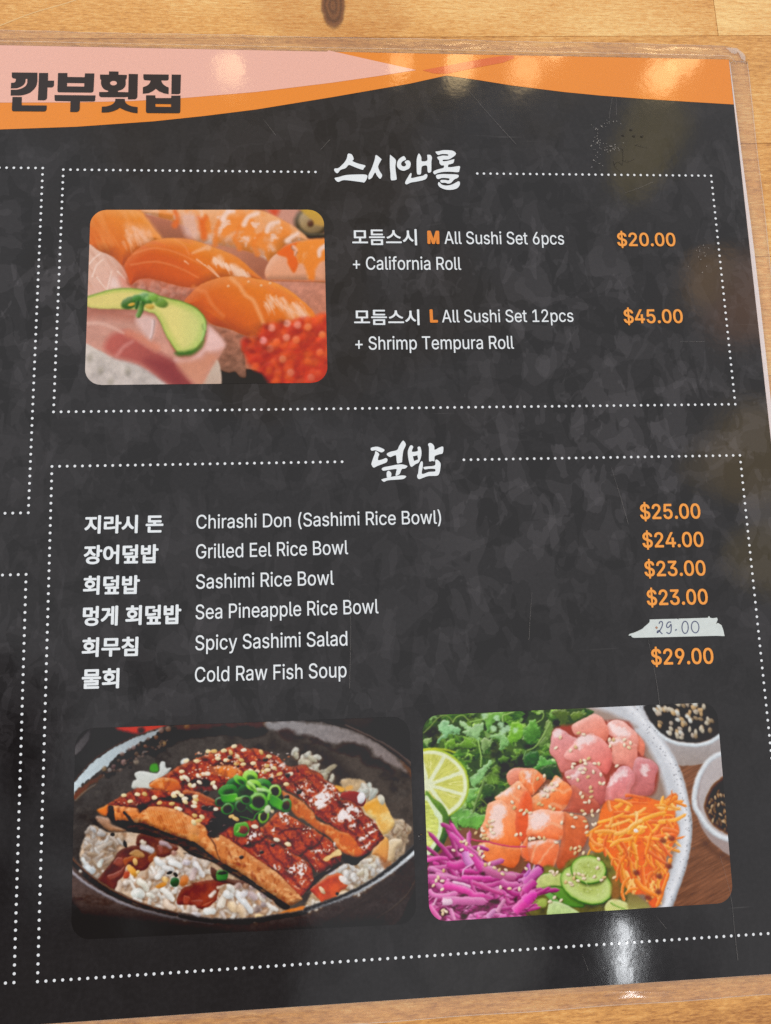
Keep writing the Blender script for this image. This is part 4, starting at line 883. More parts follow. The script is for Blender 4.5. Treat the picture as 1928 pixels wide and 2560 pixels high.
    # sesame
    se = [rgb(228,212,164), rgb(236,222,184), rgb(214,180,116), rgb(232,226,206)]
    for x, y, a in ((725,1095,0), (1145,1130,0), (1215,1205,-20), (1390,1215,-5), (1410,1080,-40), (1470,1060,20), (1520,1100,15), (1420,1110,20), (1560,1150,10), (1580,1190,40), (1460,1280,5), (1500,1290,15), (810,1180,-10), (910,1085,0), (1520,860,60), (1570,850,40), (1610,880,70), (1640,960,50), (1530,770,0), (1010,1080,30)):
        C.ell(*E1(x, y)[0], 7.5, 4.8, a, se[rng.integers(4)], .25)
    for x, y, a in ((340,490,0), (420,485,0), (555,480,0), (650,500,60), (470,545,0), (470,590,0), (700,420,-20), (830,470,0), (590,610,0), (745,560,60), (800,610,20), (825,670,0), (640,570,0), (730,660,0), (960,655,0), (930,760,30), (1015,770,0), (1110,770,20), (1165,745,0), (1220,830,25), (1330,805,-15), (1480,800,0), (1180,560,0), (1150,690,0), (1250,720,30), (1070,500,60), (205,830,40), (140,965,-35), (220,920,30), (400,930,-40), (430,985,60), (440,1290,0), (150,1380,15), (250,1400,30), (140,1250,10), (145,1200,30), (165,1160,20), (160,1115,0), (20,1145,0), (20,1190,20), (700,1420,30), (660,1395,-20), (1165,1280,60), (1225,1310,60), (1420,945,0), (30,860,50), (35,620,-20), (180,620,0), (270,810,0), (330,800,0)):
        C.ell(*E2(x, y)[0], 7.5, 4.8, a, se[rng.integers(4)], .25)
    for x, y, a in ((205,60,0), (140,90,60), (720,40,30), (985,145,10), (1285,330,20), (1445,390,15)):
        C.ell(*E5(x, y)[0], 9, 5.2, a, se[rng.integers(4)], .25)
    for x, y in ((640,570), (990,800), (1130,600), (310,1065), (1200,880), (280,1270), (370,1280), (1600,1050), (1430,1120), (1440,820)):
        C.ell(*E2(x, y)[0], 7, 6, 0, rgb(32,26,30), .4, .9, hi=.6)
    for x, y in ((385,90), (570,145), (1080,500), (800,570), (1230,400), (380,230)):
        C.ell(*E5(x, y)[0], 6, 5, 0, rgb(34,28,32), .4, .9, hi=.6)
    for i in range(150):
        x, y = E2(60+rng.random()*1400, 480+rng.random()*420)[0]
        if y > 1880 and y < 1962 and abs(x-620) > 10:
            C.ell(x, y, 1.6+2*rng.random(), 1.4+1.5*rng.random(), 0, [rgb(240,190,160), rgb(238,226,222), rgb(226,120,70)][rng.integers(3)], .6, .75)
    # spring onion heap
    C.shape(E2(500,1050, 640,920, 850,830, 1000,870, 1180,930, 1330,1020, 1380,1170, 1300,1290, 1100,1290, 950,1300, 720,1270, 560,1290), rgb(34,70,30), soft=8, tex=dim(12, 181, .7))
    g1, g2, g3, g4 = rgb(58,132,52), rgb(96,180,52), rgb(140,206,72), rgb(36,98,46)
    for x, y, rx, ry, a, c in ((830,1010,26,20,-10,g4), (920,850,20,18,20,g3), (1100,960,22,17,10,g1), (690,940,19,15,-20,g4), (610,1030,24,15,-10,g1), (1090,1060,24,16,20,g2), (780,890,18,10,30,g2), (970,960,20,14,20,g3)):
        C.ell(*E2(x, y)[0], rx, ry, a, c, .15, hi=.35, lo=.5)
        C.ell(*E2(x+10, y+18)[0], rx*.55, ry*.5, a, rgb(30,66,32), .5, .8)
    for x, y, rx, ry, a, c in ((1265,1045,16,17,0,g3), (1420,1240,14,18,10,g1), (1035,1190,24,23,0,g2), (605,1290,17,15,-20,g1), (800,1240,17,19,10,g4), (860,1165,16,11,20,g1), (1110,1390,13,19,20,g3), (500,1190,13,12,0,g4)):
        C.ell(*E2(x, y)[0], rx, ry, a, rgb(52,38,24), .2, .75)
        C.ell(*E2(x, y)[0], rx, ry, a, c, .22, ring=.66, hi=.45, lo=.3)
    C.shape(E2(500,1080, 560,1090, 730,1075, 745,1170, 640,1200, 540,1190), g1, g2, 20, soft=2, bev=5)
    C.shape(E2(1210,1100, 1290,1120, 1370,1190, 1345,1300, 1270,1270, 1190,1200), g1, g2, 40, soft=2, bev=5)
    C.stroke(E2(900,930, 960,970, 1010,1040), 10, 7, rgb(178,222,140), g3, soft=3)
    C.stroke(E2(1030,1020, 1120,1030, 1190,1060, 1180,1150), 9, 8, rgb(200,230,180), g2, soft=3)
    C.stroke(E2(740,1150, 780,1140), 9, 7, rgb(140,190,100), soft=3); C.ell(*E2(1165,1290)[0], 8, 11, 10, rgb(196,214,180), .3)
    C.stroke(np.vstack([E2(1100,1320, 1000,1370, 960,1444), E5(880,30, 780,10)]), 5, 3, g1, soft=2.5); C.stroke(E2(860,1270, 960,1350), 4, 3, g4, soft=3)
    C.shape(E5(700,130, 740,95, 860,80, 905,150, 890,240, 830,290, 720,280, 690,220), rgb(96,170,62), rgb(70,142,56), 90, soft=2, bev=6)
    C.ell(*E5(825,190)[0], 12, 10, 20, rgb(126,52,30), .25); C.stroke(E5(740,220, 770,190, 775,150), 4, 3, rgb(150,206,100), soft=2.5)
    # front rim
    C.stroke(E4(-40,530, 20,610, 300,860, 700,1110, 1200,1295, 1666,1390), 9, 9, rgb(66,46,36), soft=4)
    C.stroke(E4(0,590, 300,850, 700,1098, 1200,1285), 2.2, 2.2, rgb(132,104,84), soft=3, op=.8, sh=0, hi=0)
    C.stroke(np.vstack([E4(-20,740, 60,830, 300,1000, 700,1210, 1200,1365, 1500,1420, 1666,1450), E5(400,1490)]), 7.5, 6, rgb(160,158,168), rgb(104,100,104), soft=4, sh=.2)
    rim = np.vstack([E4(1500,1375, 1666,1410), E5(500,1455, 1000,1435, 1300,1390, 1666,1330), E6(100,1290, 400,1190, 700,1070, 1000,910, 1300,690, 1640,390)])
    C.stroke(rim, 12, 13, rgb(52,48,48), rgb(40,40,42), soft=4)
    C.stroke(np.vstack([E6(100,1320, 400,1215, 700,1100, 1000,945, 1300,745, 1620,480)]), 3, 9, rgb(110,112,118), rgb(222,236,246), soft=5, op=.95, sh=0, hi=0)
    for i in range(60):
        t = i/60.; P = _smooth(E6(0,1335, 400,1215, 700,1100, 1000,945, 1300,745, 1500,590), 12, False); x, y = P[int(t*(len(P)-1))]
        C.ell(x+rng.normal()*3, y+rng.normal()*2, 1.5+2*rng.random(), 1.5, 0, rgb(176,180,184), .8, .5*t+.2)
    fade = np.clip((C.Y-2300+np.abs(C.X-640)*.12)/40, 0, 1)*np.clip((1000-C.X)/60, 0, 1)
    C.img = mix(C.img, rgb(54,49,49), fade*.95)
    C.img *= (1+.05*(vnoise(C.X/1.8, C.Y/1.8, 5)-.5))[..., None]
    C.img = np.clip(C.img, 0, 1); C.img = C.img+(C.img*C.img*(3-2*C.img)-C.img)*.3
    return C.finish(100, 1.5, .5, .04)

def paint_poke():
    C = Canvas(1050, 1755, 1840, 2315, .7, rgb(122, 88, 68))
    k = .16807
    P1, P2, P3 = crop(1050, 1770, k), crop(1310, 1760, k), crop(1570, 1750, k)
    P4, P5, P6 = crop(1050, 2040, k), crop(1310, 2030, k), crop(1570, 2020, k)
    N = lambda *a: np.array(a, float).reshape(-1, 2)
    V = np.vstack
    rng = np.random.default_rng(12)
    def mottle(col, f, seed, th=.5, amt=.7, g=3.4, fy=None):
        return lambda c, X, Y, d: mix(c, col, np.clip((fbm(X/f, Y/(fy or f), seed, 4)-th)*g, 0, 1)*amt)
    def dim(f, seed, a, fy=None):
        return lambda c, X, Y, d: c*(1+a*(fbm(X/f, Y/(fy or f), seed, 4)-.5))[..., None]
    def many(*fs):
        def f(c, X, Y, d):
            for q in fs:
                c = q(c, X, Y, d)
            return c
        return f
    def grain(ang, f, fy, seed, a):
        ca, sa = math.cos(math.radians(ang)), math.sin(math.radians(ang))
        return lambda c, X, Y, d: c*(1+a*(fbm((X*ca+Y*sa)/f, (-X*sa+Y*ca)/fy, seed, 4)-.5))[..., None]
    # wooden board behind
    C.shape(N(1640,1760, 1850,1740, 1850,2320, 1600,2320), rgb(134, 98, 76), rgb(112, 78, 58), 120, sm=False, soft=6, tex=grain(-28, 40, 2.6, 3, .45))
    C.shape(P6(1150,480, 1300,620, 1520,720, 1540,820, 1300,700, 1100,520), rgb(84,60,48), soft=16, op=.7)
    # sauce bowl, top
    C.shape(P3(330,360, 450,490, 600,580, 800,640, 1000,650, 1200,610, 1365,500, 1400,790, 1280,820, 1150,930, 1040,960, 900,975, 740,955, 560,700), rgb(168,168,174), rgb(150,142,138), 90, soft=3, tex=dim(6, 5, .06))
    C.shape(P3(100,60, 340,60, 310,250, 330,350, 200,260), rgb(204,216,226), rgb(160,158,162), 20, soft=5)
    C.shape(P3(320,40, 300,260, 380,420, 500,520, 700,605, 900,640, 1080,630, 1240,580, 1370,490, 1400,40), rgb(44,39,37), rgb(58,55,54), 60, soft=5)
    for i, (x, y) in enumerate(inside(P3(400,70, 1100,40, 1300,380, 1150,520, 760,600, 560,470, 340,360), 70, rng)):
        C.ell(x, y, 6.5+1.5*rng.random(), 4+rng.random(), 30+rng.random()*60-(20 if i % 4 == 0 else 0), [rgb(196,190,172), rgb(206,212,208), rgb(192,164,124), rgb(150,132,106), rgb(180,170,156)][rng.integers(5)], .6, .92, hi=.2)
    C.stroke(P3(300,330, 470,510, 620,605, 800,655, 1000,668, 1180,640, 1290,585, 1385,515), 9, 10, rgb(206,220,230), soft=5, sh=.15)
    # sauce bowl, right
    C.shape(V([P3(1420,770, 1280,820, 1180,900, 1060,1060, 990,1250, 955,1450, 965,1606), P6(1000,50, 1080,260, 1200,450, 1350,590, 1560,720, 2300,900, 2300,-300), P3(1700,760)]), rgb(170,164,168), rgb(150,138,136), 110, soft=4)
    C.shape(V([P3(1410,820, 1300,870, 1200,980, 1110,1150, 1060,1400, 1080,1606), P6(1200,240, 1560,440, 2300,600, 2300,-300), P3(1700,800)]), rgb(176,172,174), rgb(158,150,148), 40, soft=4)
    C.shape(V([P3(1440,1120, 1350,1180, 1260,1260, 1180,1390, 1130,1560), P6(1140,40, 1200,170, 1300,290, 1400,350, 1560,410, 2300,500, 2300,-300), P3(1700,1060)]), rgb(58,44,34), rgb(46,40,34), soft=4, edge=rgb(126,88,58), ew=9)
    for i, (x, y) in enumerate(inside(V([P3(1440,1300, 1260,1400, 1190,1560), P6(1160,20, 1300,250, 1480,370, 1500,0)]), 46, rng)):
        C.ell(x, y, 6, 2.8, 30+rng.random()*80, [rgb(160,128,92), rgb(196,172,140), rgb(110,86,62)][rng.integers(3)], .6, .85, hi=.2)
    C.stroke(V([P3(1440,780, 1300,835, 1190,920, 1080,1080, 1015,1260, 985,1450, 1000,1600), P6(1070,100, 1160,250, 1280,360, 1400,430, 1560,480)]), 12, 13, rgb(208,220,230), soft=6, sh=.15)
    # the big bowl
    outer = V([P2(850,30, 1300,10, 1666,20), P3(60,60, 240,245, 420,470, 590,690, 740,950, 840,1230, 915,1560), P6(950,150, 955,330, 925,620, 850,940, 730,1290, 660,1480, 560,1700, 300,1700), P5(0,1700), P2(700,900)])
    C.shape(outer, rgb(190,196,204), rgb(196,204,214), 60, soft=3, bev=14, hi=.0, lo=.35, light=(-.9,-.3))
    C.stroke(V([P3(-60,20, 200,270, 390,520, 560,760, 680,1000, 770,1250, 830,1500), P6(865,200, 870,330, 850,580, 770,920, 660,1220, 540,1500)]), 17, 15, rgb(226,234,244), soft=16, op=.85, sh=0, hi=0)
    C.shape(V([P2(600,30, 900,30, 1250,120, 1666,330), P3(60,430, 200,560, 330,760, 430,960, 520,1200, 600,1500), P6(690,60, 750,300, 720,600, 640,880, 540,1180, 440,1500), P5(1300,1600, 300,1600), P2(600,1600, 300,600)]), rgb(156,140,132), rgb(128,108,94), 90, soft=14)
    for i in range(90):
        t = rng.random(); Q = _smooth(V([P3(60,100, 400,560, 690,1000, 860,1480), P6(900,300, 850,800, 640,1400)]), 12, False); x, y = Q[int(t*(len(Q)-1))]
        C.ell(x+rng.normal()*9, y+rng.normal()*6, .8+rng.random(), .8+.8*rng.random(), 0, rgb(92,90,96), .7, .8)
    # herbs
    hb = V([P1(40,90, 800,50, 1666,20), P2(900,60, 960,170, 700,330, 600,420, 420,400, 420,700, 560,1050, 400,1130, 300,1030), P1(1500,1100, 1100,1400, 1000,1700, 500,1750, 300,1300), P1(40,700)])
    C.shape(hb, rgb(62,78,46), rgb(66,84,50), soft=6, tex=many(mottle(rgb(88,116,62), 24, 31, .5, .7), mottle(rgb(30,38,26), 18, 32, .55, .8)))
    def leaf(x, y, r, a, c, lob=5, dp=.35, op=1.):
        t = np.linspace(0, 2*np.pi, 46, endpoint=False)
        q = 1-dp*np.abs(np.sin(t*lob/2+a))-.12*np.abs(np.sin(t*lob*1.5+a*2))
        pts = np.stack([x+r*q*np.cos(t), y+r*.8*q*np.sin(t)], 1)
        c2 = np.clip(c*.72, 0, 1)
        C.shape(pts, c, c2, math.degrees(a)*1.0, sm=False, soft=1.8, bev=5, hi=.22, lo=.35, tex=dim(7, int(x+y) % 97, .35), op=op)
        C.stroke(N(x-r*.6*math.cos(a), y-r*.5*math.sin(a), x+r*.5*math.cos(a), y+r*.4*math.sin(a)), 1.3, .8, np.clip(c*1.25+.06, 0, 1), soft=1.5, op=.7, sh=0, hi=0, sm=False)
    gr = [rgb(86,122,56), rgb(110,156,70), rgb(134,176,84), rgb(70,104,52), rgb(146,192,96), rgb(98,144,60), rgb(158,200,132)]
    for i, (x, y) in enumerate(inside(hb, 95, rng)):
        leaf(x, y, 11+15*rng.random(), rng.random()*6.3, gr[rng.integers(7)]*(.75+.45*rng.random()), 3+rng.integers(4), .2+.3*rng.random())
    for i, (x, y) in enumerate(inside(hb, 110, rng)):
        a = rng.random()*6.3; L = 4+9*rng.random(); c = [rgb(150,190,116), rgb(108,152,76), rgb(44,62,36), rgb(172,204,140), rgb(76,112,56)][rng.integers(5)]
        C.shape(N(x, y, x+L*math.cos(a-.5), y+L*math.sin(a-.5), x+L*1.5*math.cos(a), y+L*1.5*math.sin(a), x+L*math.cos(a+.6), y+L*math.sin(a+.6), x+L*.5*math.cos(a+1.5), y+L*.5*math.sin(a+1.5)), c, soft=2, rough=3, rs=4, seed=i, op=.6)
    for p, c in ((P1(1200,800, 1350,760, 1650,700, 1650,900, 1350,900, 1280,1040, 1180,1000), (36,34,30)), (P1(40,380, 200,260, 300,330, 280,460, 230,560, 100,420), (50,44,32)), (P1(560,180, 700,120, 800,140, 740,190), (44,44,34)), (P1(980,1250, 1100,1200, 1080,1400, 1000,1450, 860,1500), (40,36,32)), (P2(0,620, 200,560, 240,660, 100,700), (22,34,26)), (P1(1050,560, 1170,520, 1190,700, 1060,760), (56,58,42)), (P2(420,250, 520,220, 520,350, 440,340), (40,44,30))):
        C.shape(p, rgb(*c), soft=12, op=.7)
    for p, c, c2 in ((P1(280,260, 340,180, 420,190, 440,240, 520,260, 610,330, 540,400, 470,370, 400,440, 320,460, 240,560, 270,470, 330,400, 290,340), (150,196,150), (120,170,120)), (P1(590,180, 660,200, 720,260, 800,290, 830,240, 940,230, 950,300, 900,400, 870,490, 820,450, 700,420, 620,360, 680,320, 600,260), (158,194,146), (130,170,118)),
                     (P1(360,560, 400,490, 500,470, 540,530, 640,490, 640,430, 720,440, 800,500, 850,560, 760,600, 560,580, 440,560, 380,610), (120,168,66), (88,120,58)), (P1(1290,480, 1330,350, 1380,220, 1490,220, 1540,400, 1480,470, 1390,500, 1330,520), (130,184,70), (110,160,66)), (P1(960,120, 1080,60, 1250,70, 1200,180, 1090,220, 1060,330, 1010,360), (120,166,84), (92,140,76)),
                     (P1(1040,420, 1150,380, 1290,420, 1310,520, 1200,640, 1180,480, 1060,450), (142,186,126), (110,156,96)), (P1(930,450, 1030,450, 1090,500, 1000,600, 940,680, 910,560), (142,170,116), (104,136,84)), (P1(900,900, 960,850, 1060,760, 1070,830, 970,950, 960,1000, 880,1110, 800,1180, 760,1100, 740,1030, 830,990), (146,190,136), (118,166,104)),
                     (P1(700,1240, 820,1190, 880,1190, 800,1290, 840,1280, 820,1350, 720,1400, 690,1330), (132,182,108), (104,156,84)), (P1(440,1500, 560,1490, 700,1500, 760,1540, 900,1590, 1000,1600, 900,1720, 700,1740, 500,1680), (96,142,76), (118,166,92)), (P1(60,470, 160,440, 180,490, 110,560, 190,600, 130,590, 70,520), (132,162,104), (110,140,90)),
                     (P2(60,310, 90,250, 160,240, 190,300, 250,420, 180,560, 60,600, 0,520, 0,380), (108,160,78), (64,104,52)), (P2(330,270, 400,270, 440,380, 380,520, 290,620, 210,600, 300,480), (124,150,88), (96,126,70)), (P2(60,970, 160,940, 240,780, 350,820, 470,870, 420,910, 250,960, 80,990), (106,164,86), (84,140,72)), (P2(0,760, 180,700, 220,800, 160,920, 20,930), (64,108,58), (40,72,42)),
                     (P2(240,950, 450,900, 520,960, 580,1090, 340,1130, 270,1040), (58,84,44), (44,62,36)), (P2(700,140, 860,120, 930,170, 800,240, 720,250), (110,136,64), (80,100,50)), (P2(420,120, 650,90, 660,330, 560,380, 520,250), (92,112,58), (70,86,46)), (P4(560,60, 660,0, 900,-20, 1050,-10, 960,110, 860,190, 800,170, 700,160, 620,150), (96,148,74), (116,170,84)), (P1(920,1140, 1080,1170, 1090,1300, 960,1330, 900,1200), (70,98,54), (58,82,48)),
                     (P1(1280,1120, 1400,1000, 1560,900, 1560,960, 1380,1100, 1290,1150), (140,176,74), (120,156,66)), (P4(450,20, 560,40, 560,170, 620,200, 540,190), (120,176,90), (96,146,76))):
        C.shape(p, rgb(*c), rgb(*c2), 70, soft=2, rough=5, rs=6, seed=7, bev=7, hi=.3, lo=.25, tex=many(dim(8, 37, .35), mottle(np.clip(rgb(*c)*1.2, 0, 1), 9, 38, .55, .5)))
    for p, w0, w1, c in ((P1(860,490, 890,620, 910,740, 905,870), 5, 4, (142,182,100)), (P1(55,370, 160,270, 280,140, 380,110, 480,190), 3, 3, (118,140,80)), (P1(490,210, 540,140, 640,110, 720,180), 4, 3, (132,164,88)), (P1(950,1100, 900,1250, 840,1400, 790,1540), 7, 6, (106,134,78)), (P2(30,700, 150,650, 230,560, 330,400, 380,290), 3, 8, (128,158,92)), (P2(190,280, 270,220, 290,140, 210,90), 3, 2.5, (140,176,100)), (P1(740,210, 900,180, 1000,140, 960,90), 4, 4, (140,180,96)), (P1(1580,640, 1530,760), 4, 3, (110,150,90)), (P1(880,1340, 960,1400, 1000,1450), 3, 3, (112,130,72)), (P1(1230,190, 1240,110, 1290,90, 1400,60), 4, 3, (150,188,110))):
        C.stroke(p, w0, w1, rgb(*c), soft=2)
    for x, y in ((1140,150), (1200,250), (1090,310), (1210,360), (1250,330), (950,120), (1300,300), (1420,330)):
        C.shape(P1(x-40,y-30, x,y-45, x+45,y-20, x+30,y+35, x-20,y+40), rgb(170,208,170), soft=5, rough=4, rs=5, seed=x, op=.85)
    # limes
    def lime(cx, cy, rx, ry, a0, seg):
        C.ell(cx, cy, rx, ry, 0, rgb(164,188,70), .03, hi=0, lo=.1)
        C.ell(cx-1, cy+1, rx-4, ry-4, 0, rgb(214,226,190), .04, hi=0, lo=0)
        w = C.win(cx-rx, cy-ry, cx+rx, cy+ry)
        u = (C.X[w]-cx)/(rx-14); v = (C.Y[w]-cy)/(ry-14); r = np.sqrt(u*u+v*v); t = np.arctan2(v, u)
        s = (t-a0)/(2*np.pi)*seg; f = np.abs(s-np.round(s))*2*np.pi/seg*r
        m = np.clip((1-r)/.05+.5, 0, 1)*np.clip((f-.035)/.04, 0, 1)*np.clip((r-.14)/.06, 0, 1)
        ves = fbm(t*18, r*3.2, 77, 3)
        c = mix(rgb(196,200,112), rgb(160,166,78), np.clip((ves-.45)*4, 0, 1)); c = mix(c, rgb(228,230,160), np.clip((ves-.62)*7, 0, 1))
        C.put(w, c, m*.95)
    lime(1070, 1962, 103, 92, .3, 9)
    C.stroke(P1(60,625, 200,605, 380,620, 520,660), 6, 3, rgb(178,190,50), soft=4, sh=0)
    lime2 = V([P1(70,1290, 200,1340, 330,1430, 420,1580), P4(435,60, 440,180, 400,330, 300,500, 120,730, 60,700)])
    C.shape(lime2, rgb(98,136,48), rgb(60,90,36), 70, soft=3, bev=14, hi=.2, lo=.45, tex=dim(3, 81, .3))
    C.shape(V([P1(70,1340, 200,1430, 300,1560), P4(335,20, 335,180, 290,340, 200,500, 110,610, 60,600)]), rgb(206,226,190), soft=3)
    C.shape(V([P1(60,1400, 180,1500, 220,1590), P4(275,60, 275,180, 240,330, 160,440, 105,520, 60,520)]), rgb(186,200,104), rgb(196,206,124), 90, soft=3, tex=many(grain(5, 22, 3, 83, .5), mottle(rgb(222,230,160), 9, 84, .58, .7, 6, 4)))
    # tuna
    def soften(c):
        c = rgb(*c); k = .20 if c[2] > .32*c[0]+.12 else .06
        return np.clip(mix(c, rgb(238, 190, 180), k)*1.05, 0, 1)
    def fish(p, c, c2, ang, seed, gl=None, ga=50, bev=13, st=None):
        t = [dim(14, seed, .18), dim(4, seed+1, .1)]
        if st is not None:
            t.append(lambda c_, X, Y, d: mix(c_, rgb(*st), np.clip(np.sin((X*math.cos(math.radians(ga))+Y*math.sin(math.radians(ga)))/5.2+2.5*fbm(X/30, Y/30, seed, 2)*3)-.35, 0, 1)*.75))
        C.shape(p+np.array((4, 6)), rgb(120,58,46), soft=12, op=.34)
        C.shape(p, soften(c), soften(c2), ang, soft=2.5, bev=bev, hi=.24, lo=.14, tex=many(*t))
        if gl is not None:
            C.shape(gl, rgb(240,226,228), soft=9, rough=7, rs=7, seed=seed, op=.75)
    C.shape(V([P2(420,420, 800,300, 1500,250, 1666,500), P3(200,800, 440,1010, 380,1380, 60,1440), P2(1200,1500, 700,1500, 560,1060)]), rgb(150,74,62), soft=10)
    fish(P3(-90,420, 60,450, 180,540, 245,640, 240,800, 200,820, 100,720, -60,620), (222,146,132), (196,110,88), 40, 1, P3(-100,440, 20,460, 60,540, -40,560), bev=10)
    fish(P2(1250,290, 1350,235, 1480,260, 1600,360, 1680,450, 1690,620, 1500,540, 1300,480, 1230,400), (222,168,164), (214,132,118), 60, 2, P2(1250,280, 1340,300, 1540,380, 1560,480, 1420,480, 1300,390))
    fish(P2(705,330, 800,260, 920,200, 1040,145, 1150,190, 1210,280, 1255,360, 1260,440, 1200,560, 1000,480, 800,470, 740,440), (218,150,140), (200,112,94), 60, 3)
    fish(P2(430,410, 500,360, 600,400, 700,470, 800,540, 820,760, 680,960, 560,1010, 480,840, 380,720, 400,560), (204,142,148), (184,98,92), 75, 4, P2(440,410, 520,370, 560,440, 500,500), bev=10)
    fish(V([P2(1260,560, 1400,490, 1550,530, 1680,610), P3(130,720, 140,860, 90,1020, 0,1040), P2(1600,960, 1500,900, 1350,900, 1290,800, 1310,680)]), (220,154,138), (190,104,94), 60, 5, P2(1280,560, 1420,510, 1450,560, 1330,600))
    fish(P2(760,560, 860,470, 1000,455, 1120,490, 1240,590, 1300,700, 1310,860, 1280,960, 1220,1040, 1100,960, 1000,880, 820,860, 640,820, 600,740), (224,156,152), (196,98,92), 55, 6, P2(790,520, 900,470, 1060,490, 1040,560, 900,600, 820,660, 780,620))
    fish(V([P3(110,880, 250,860, 360,900, 450,1010, 410,1130, 380,1350, 280,1420, 60,1410, 40,1250)]), (176,110,118), (158,82,82), 80, 7, P3(200,960, 300,1000, 280,1120, 210,1100))
    fish(V([P2(1340,1030, 1440,920, 1560,930, 1640,1040, 1640,1160, 1580,1280, 1580,1390, 1400,1450, 1210,1460, 1215,1280, 1260,1150)]), (190,124,136), (190,100,98), 70, 8, P2(1330,1060, 1480,960, 1520,1040, 1380,1150, 1260,1230), st=(214,150,150), ga=20)
    fish(V([P2(600,1020, 700,960, 850,890, 980,860, 1080,940, 1180,1050, 1220,1200, 1200,1400, 1150,1500, 1050,1430, 860,1290, 720,1220, 640,1130)]), (188,122,124), (164,84,80), 60, 9, P2(700,1060, 830,940, 880,960, 740,1120))
    fish(V([P2(700,1210, 860,1290, 1060,1420, 1130,1560), P5(960,20, 880,20, 700,0, 560,-20), P2(640,1520)]), (178,98,78), (160,78,62), 60, 10)
    # salmon
    sal = dict(st=(240,188,156))
    fish(P1(1290,1040, 1310,950, 1400,890, 1560,890, 1700,900, 1750,1000, 1500,1060, 1350,1160), (212,140,120), (200,110,86), 60, 20, bev=9)
    fish(V([P2(-70,1010, 60,980, 180,980, 260,1050, 330,1110, 240,1230, 120,1360, 30,1290, -60,1200)]), (228,138,92), (212,104,62), 60, 21, P2(20,1010, 90,1010, 110,1150, 60,1160), 10, st=sal['st'])
    fish(V([P1(1110,1340, 1200,1270, 1330,1180, 1460,1080, 1560,1180, 1666,1330), P2(110,1370, 120,1500, 60,1560), P1(1640,1600, 1400,1600, 1250,1450)]), (236,158,116), (224,104,60), 45, 22, P1(1160,1310, 1300,1210, 1400,1180, 1330,1280), -30, st=sal['st'])
    fish(V([P1(1000,1450, 1080,1390, 1200,1370, 1360,1480, 1500,1640), P4(1560,60, 1540,300, 1480,440, 1300,440, 1100,390, 980,340, 900,200, 960,60)]), (232,150,112), (224,108,52), 60, 23, V([P1(1060,1500, 1200,1440, 1300,1560), P4(1200,60, 1250,200, 1150,330, 1020,320, 1040,120)]), 20)
    fish(V([P2(130,1380, 300,1280, 400,1150, 480,1060, 580,1140, 660,1190, 710,1290, 680,1420, 600,1560), P5(480,-10, 60,-20)]), (236,150,98), (214,98,54), 55, 24, P2(240,1290, 420,1180, 520,1100, 540,1150, 420,1290, 280,1390), 70, st=sal['st'])
    fish(V([P2(0,1300, 110,1390, 120,1600), P5(60,300, 20,420, -80,400, -130,100)]), (216,96,56), (196,84,54), 70, 25, bev=10)
    fish(V([P5(570,20, 700,30, 880,60, 950,160, 960,330, 900,480, 820,600, 760,700, 600,820, 520,860, 480,700, 560,400)]), (200,108,66), (168,84,58), 70, 26)
    fish(V([P5(80,30, 250,-40, 480,-20, 590,10, 580,200, 560,400, 400,400, 180,370, 40,340, 60,180)]), (238,160,130), (226,110,66), 80, 27, P5(100,60, 260,0, 380,60, 340,180, 160,260, 90,200), 78, st=sal['st'])
    fish(V([P5(-40,480, 160,430, 300,400, 440,410, 520,480, 500,640, 460,780, 340,860, 200,800, 0,690, -60,600)]), (226,134,98), (208,96,60), 75, 28, P5(-20,480, 160,440, 420,420, 300,450, 60,520), 28, st=sal['st'])
    fish(V([P4(860,450, 940,390, 1100,400, 1300,440, 1480,470, 1490,600, 1440,720, 1360,770, 1200,720, 1000,680, 880,580)]), (228,138,88), (206,100,54), 70, 29, P4(870,450, 960,420, 940,560, 890,540), bev=11)
    fish(V([P4(1530,400, 1620,280, 1700,260), P5(60,380, 60,700, 0,720), P4(1600,640, 1530,560)]), (222,128,88), (206,92,54), 60, 30, bev=9)
    C.stroke(P4(700,330, 860,370, 1000,380, 1200,430, 1380,455, 1570,455), 4, 3.5, rgb(206,70,110), soft=2)
    # cucumber
    C.shape(V([P5(300,800, 560,850, 700,700, 1250,600, 1430,900, 1700,1330, 1700,1480, 300,1560, -200,1560, 0,1150)]), rgb(122,118,66), rgb(92,88,50), soft=8, tex=dim(12, 61, .5))
    def cuke(cx, cy, rx, ry, a, seed):
        C.ell(cx+3, cy+5, rx, ry, a, rgb(66,72,38), .2, .6)
        C.ell(cx, cy, rx, ry, a, rgb(74,124,46), .05, hi=.1, lo=.2)
        C.ell(cx, cy-1, rx-2.6, ry-2.6, a, rgb(150,186,96), .08, hi=0, lo=0)
        C.ell(cx, cy-1, rx-6, ry-6, a, rgb(186,206,136), .2, hi=0, lo=0)
        C.ell(cx+2, cy-2, rx*.6, ry*.55, a, rgb(168,184,108), .6, .8, hi=0, lo=0)
        for i in range(26):
            u = rng.normal()*.35; v = rng.normal()*.35
            C.ell(cx+rx*u, cy+ry*v, 3+3*rng.random(), 1.6, rng.random()*180, [rgb(202,218,160), rgb(148,162,88)][i % 2], .7, .6)
    C.shape(P5(140,1140, 220,960, 380,900, 600,930, 600,1100, 400,1110, 250,1140), rgb(196,206,142), rgb(166,184,108), 60, soft=3, bev=7, tex=dim(10, 65, .2), edge=rgb(92,142,64), ew=3)
    C.shape(P5(270,1150, 370,1140, 480,1280, 560,1360, 420,1330, 340,1260), rgb(128,180,106), rgb(104,156,84), soft=3, bev=4)
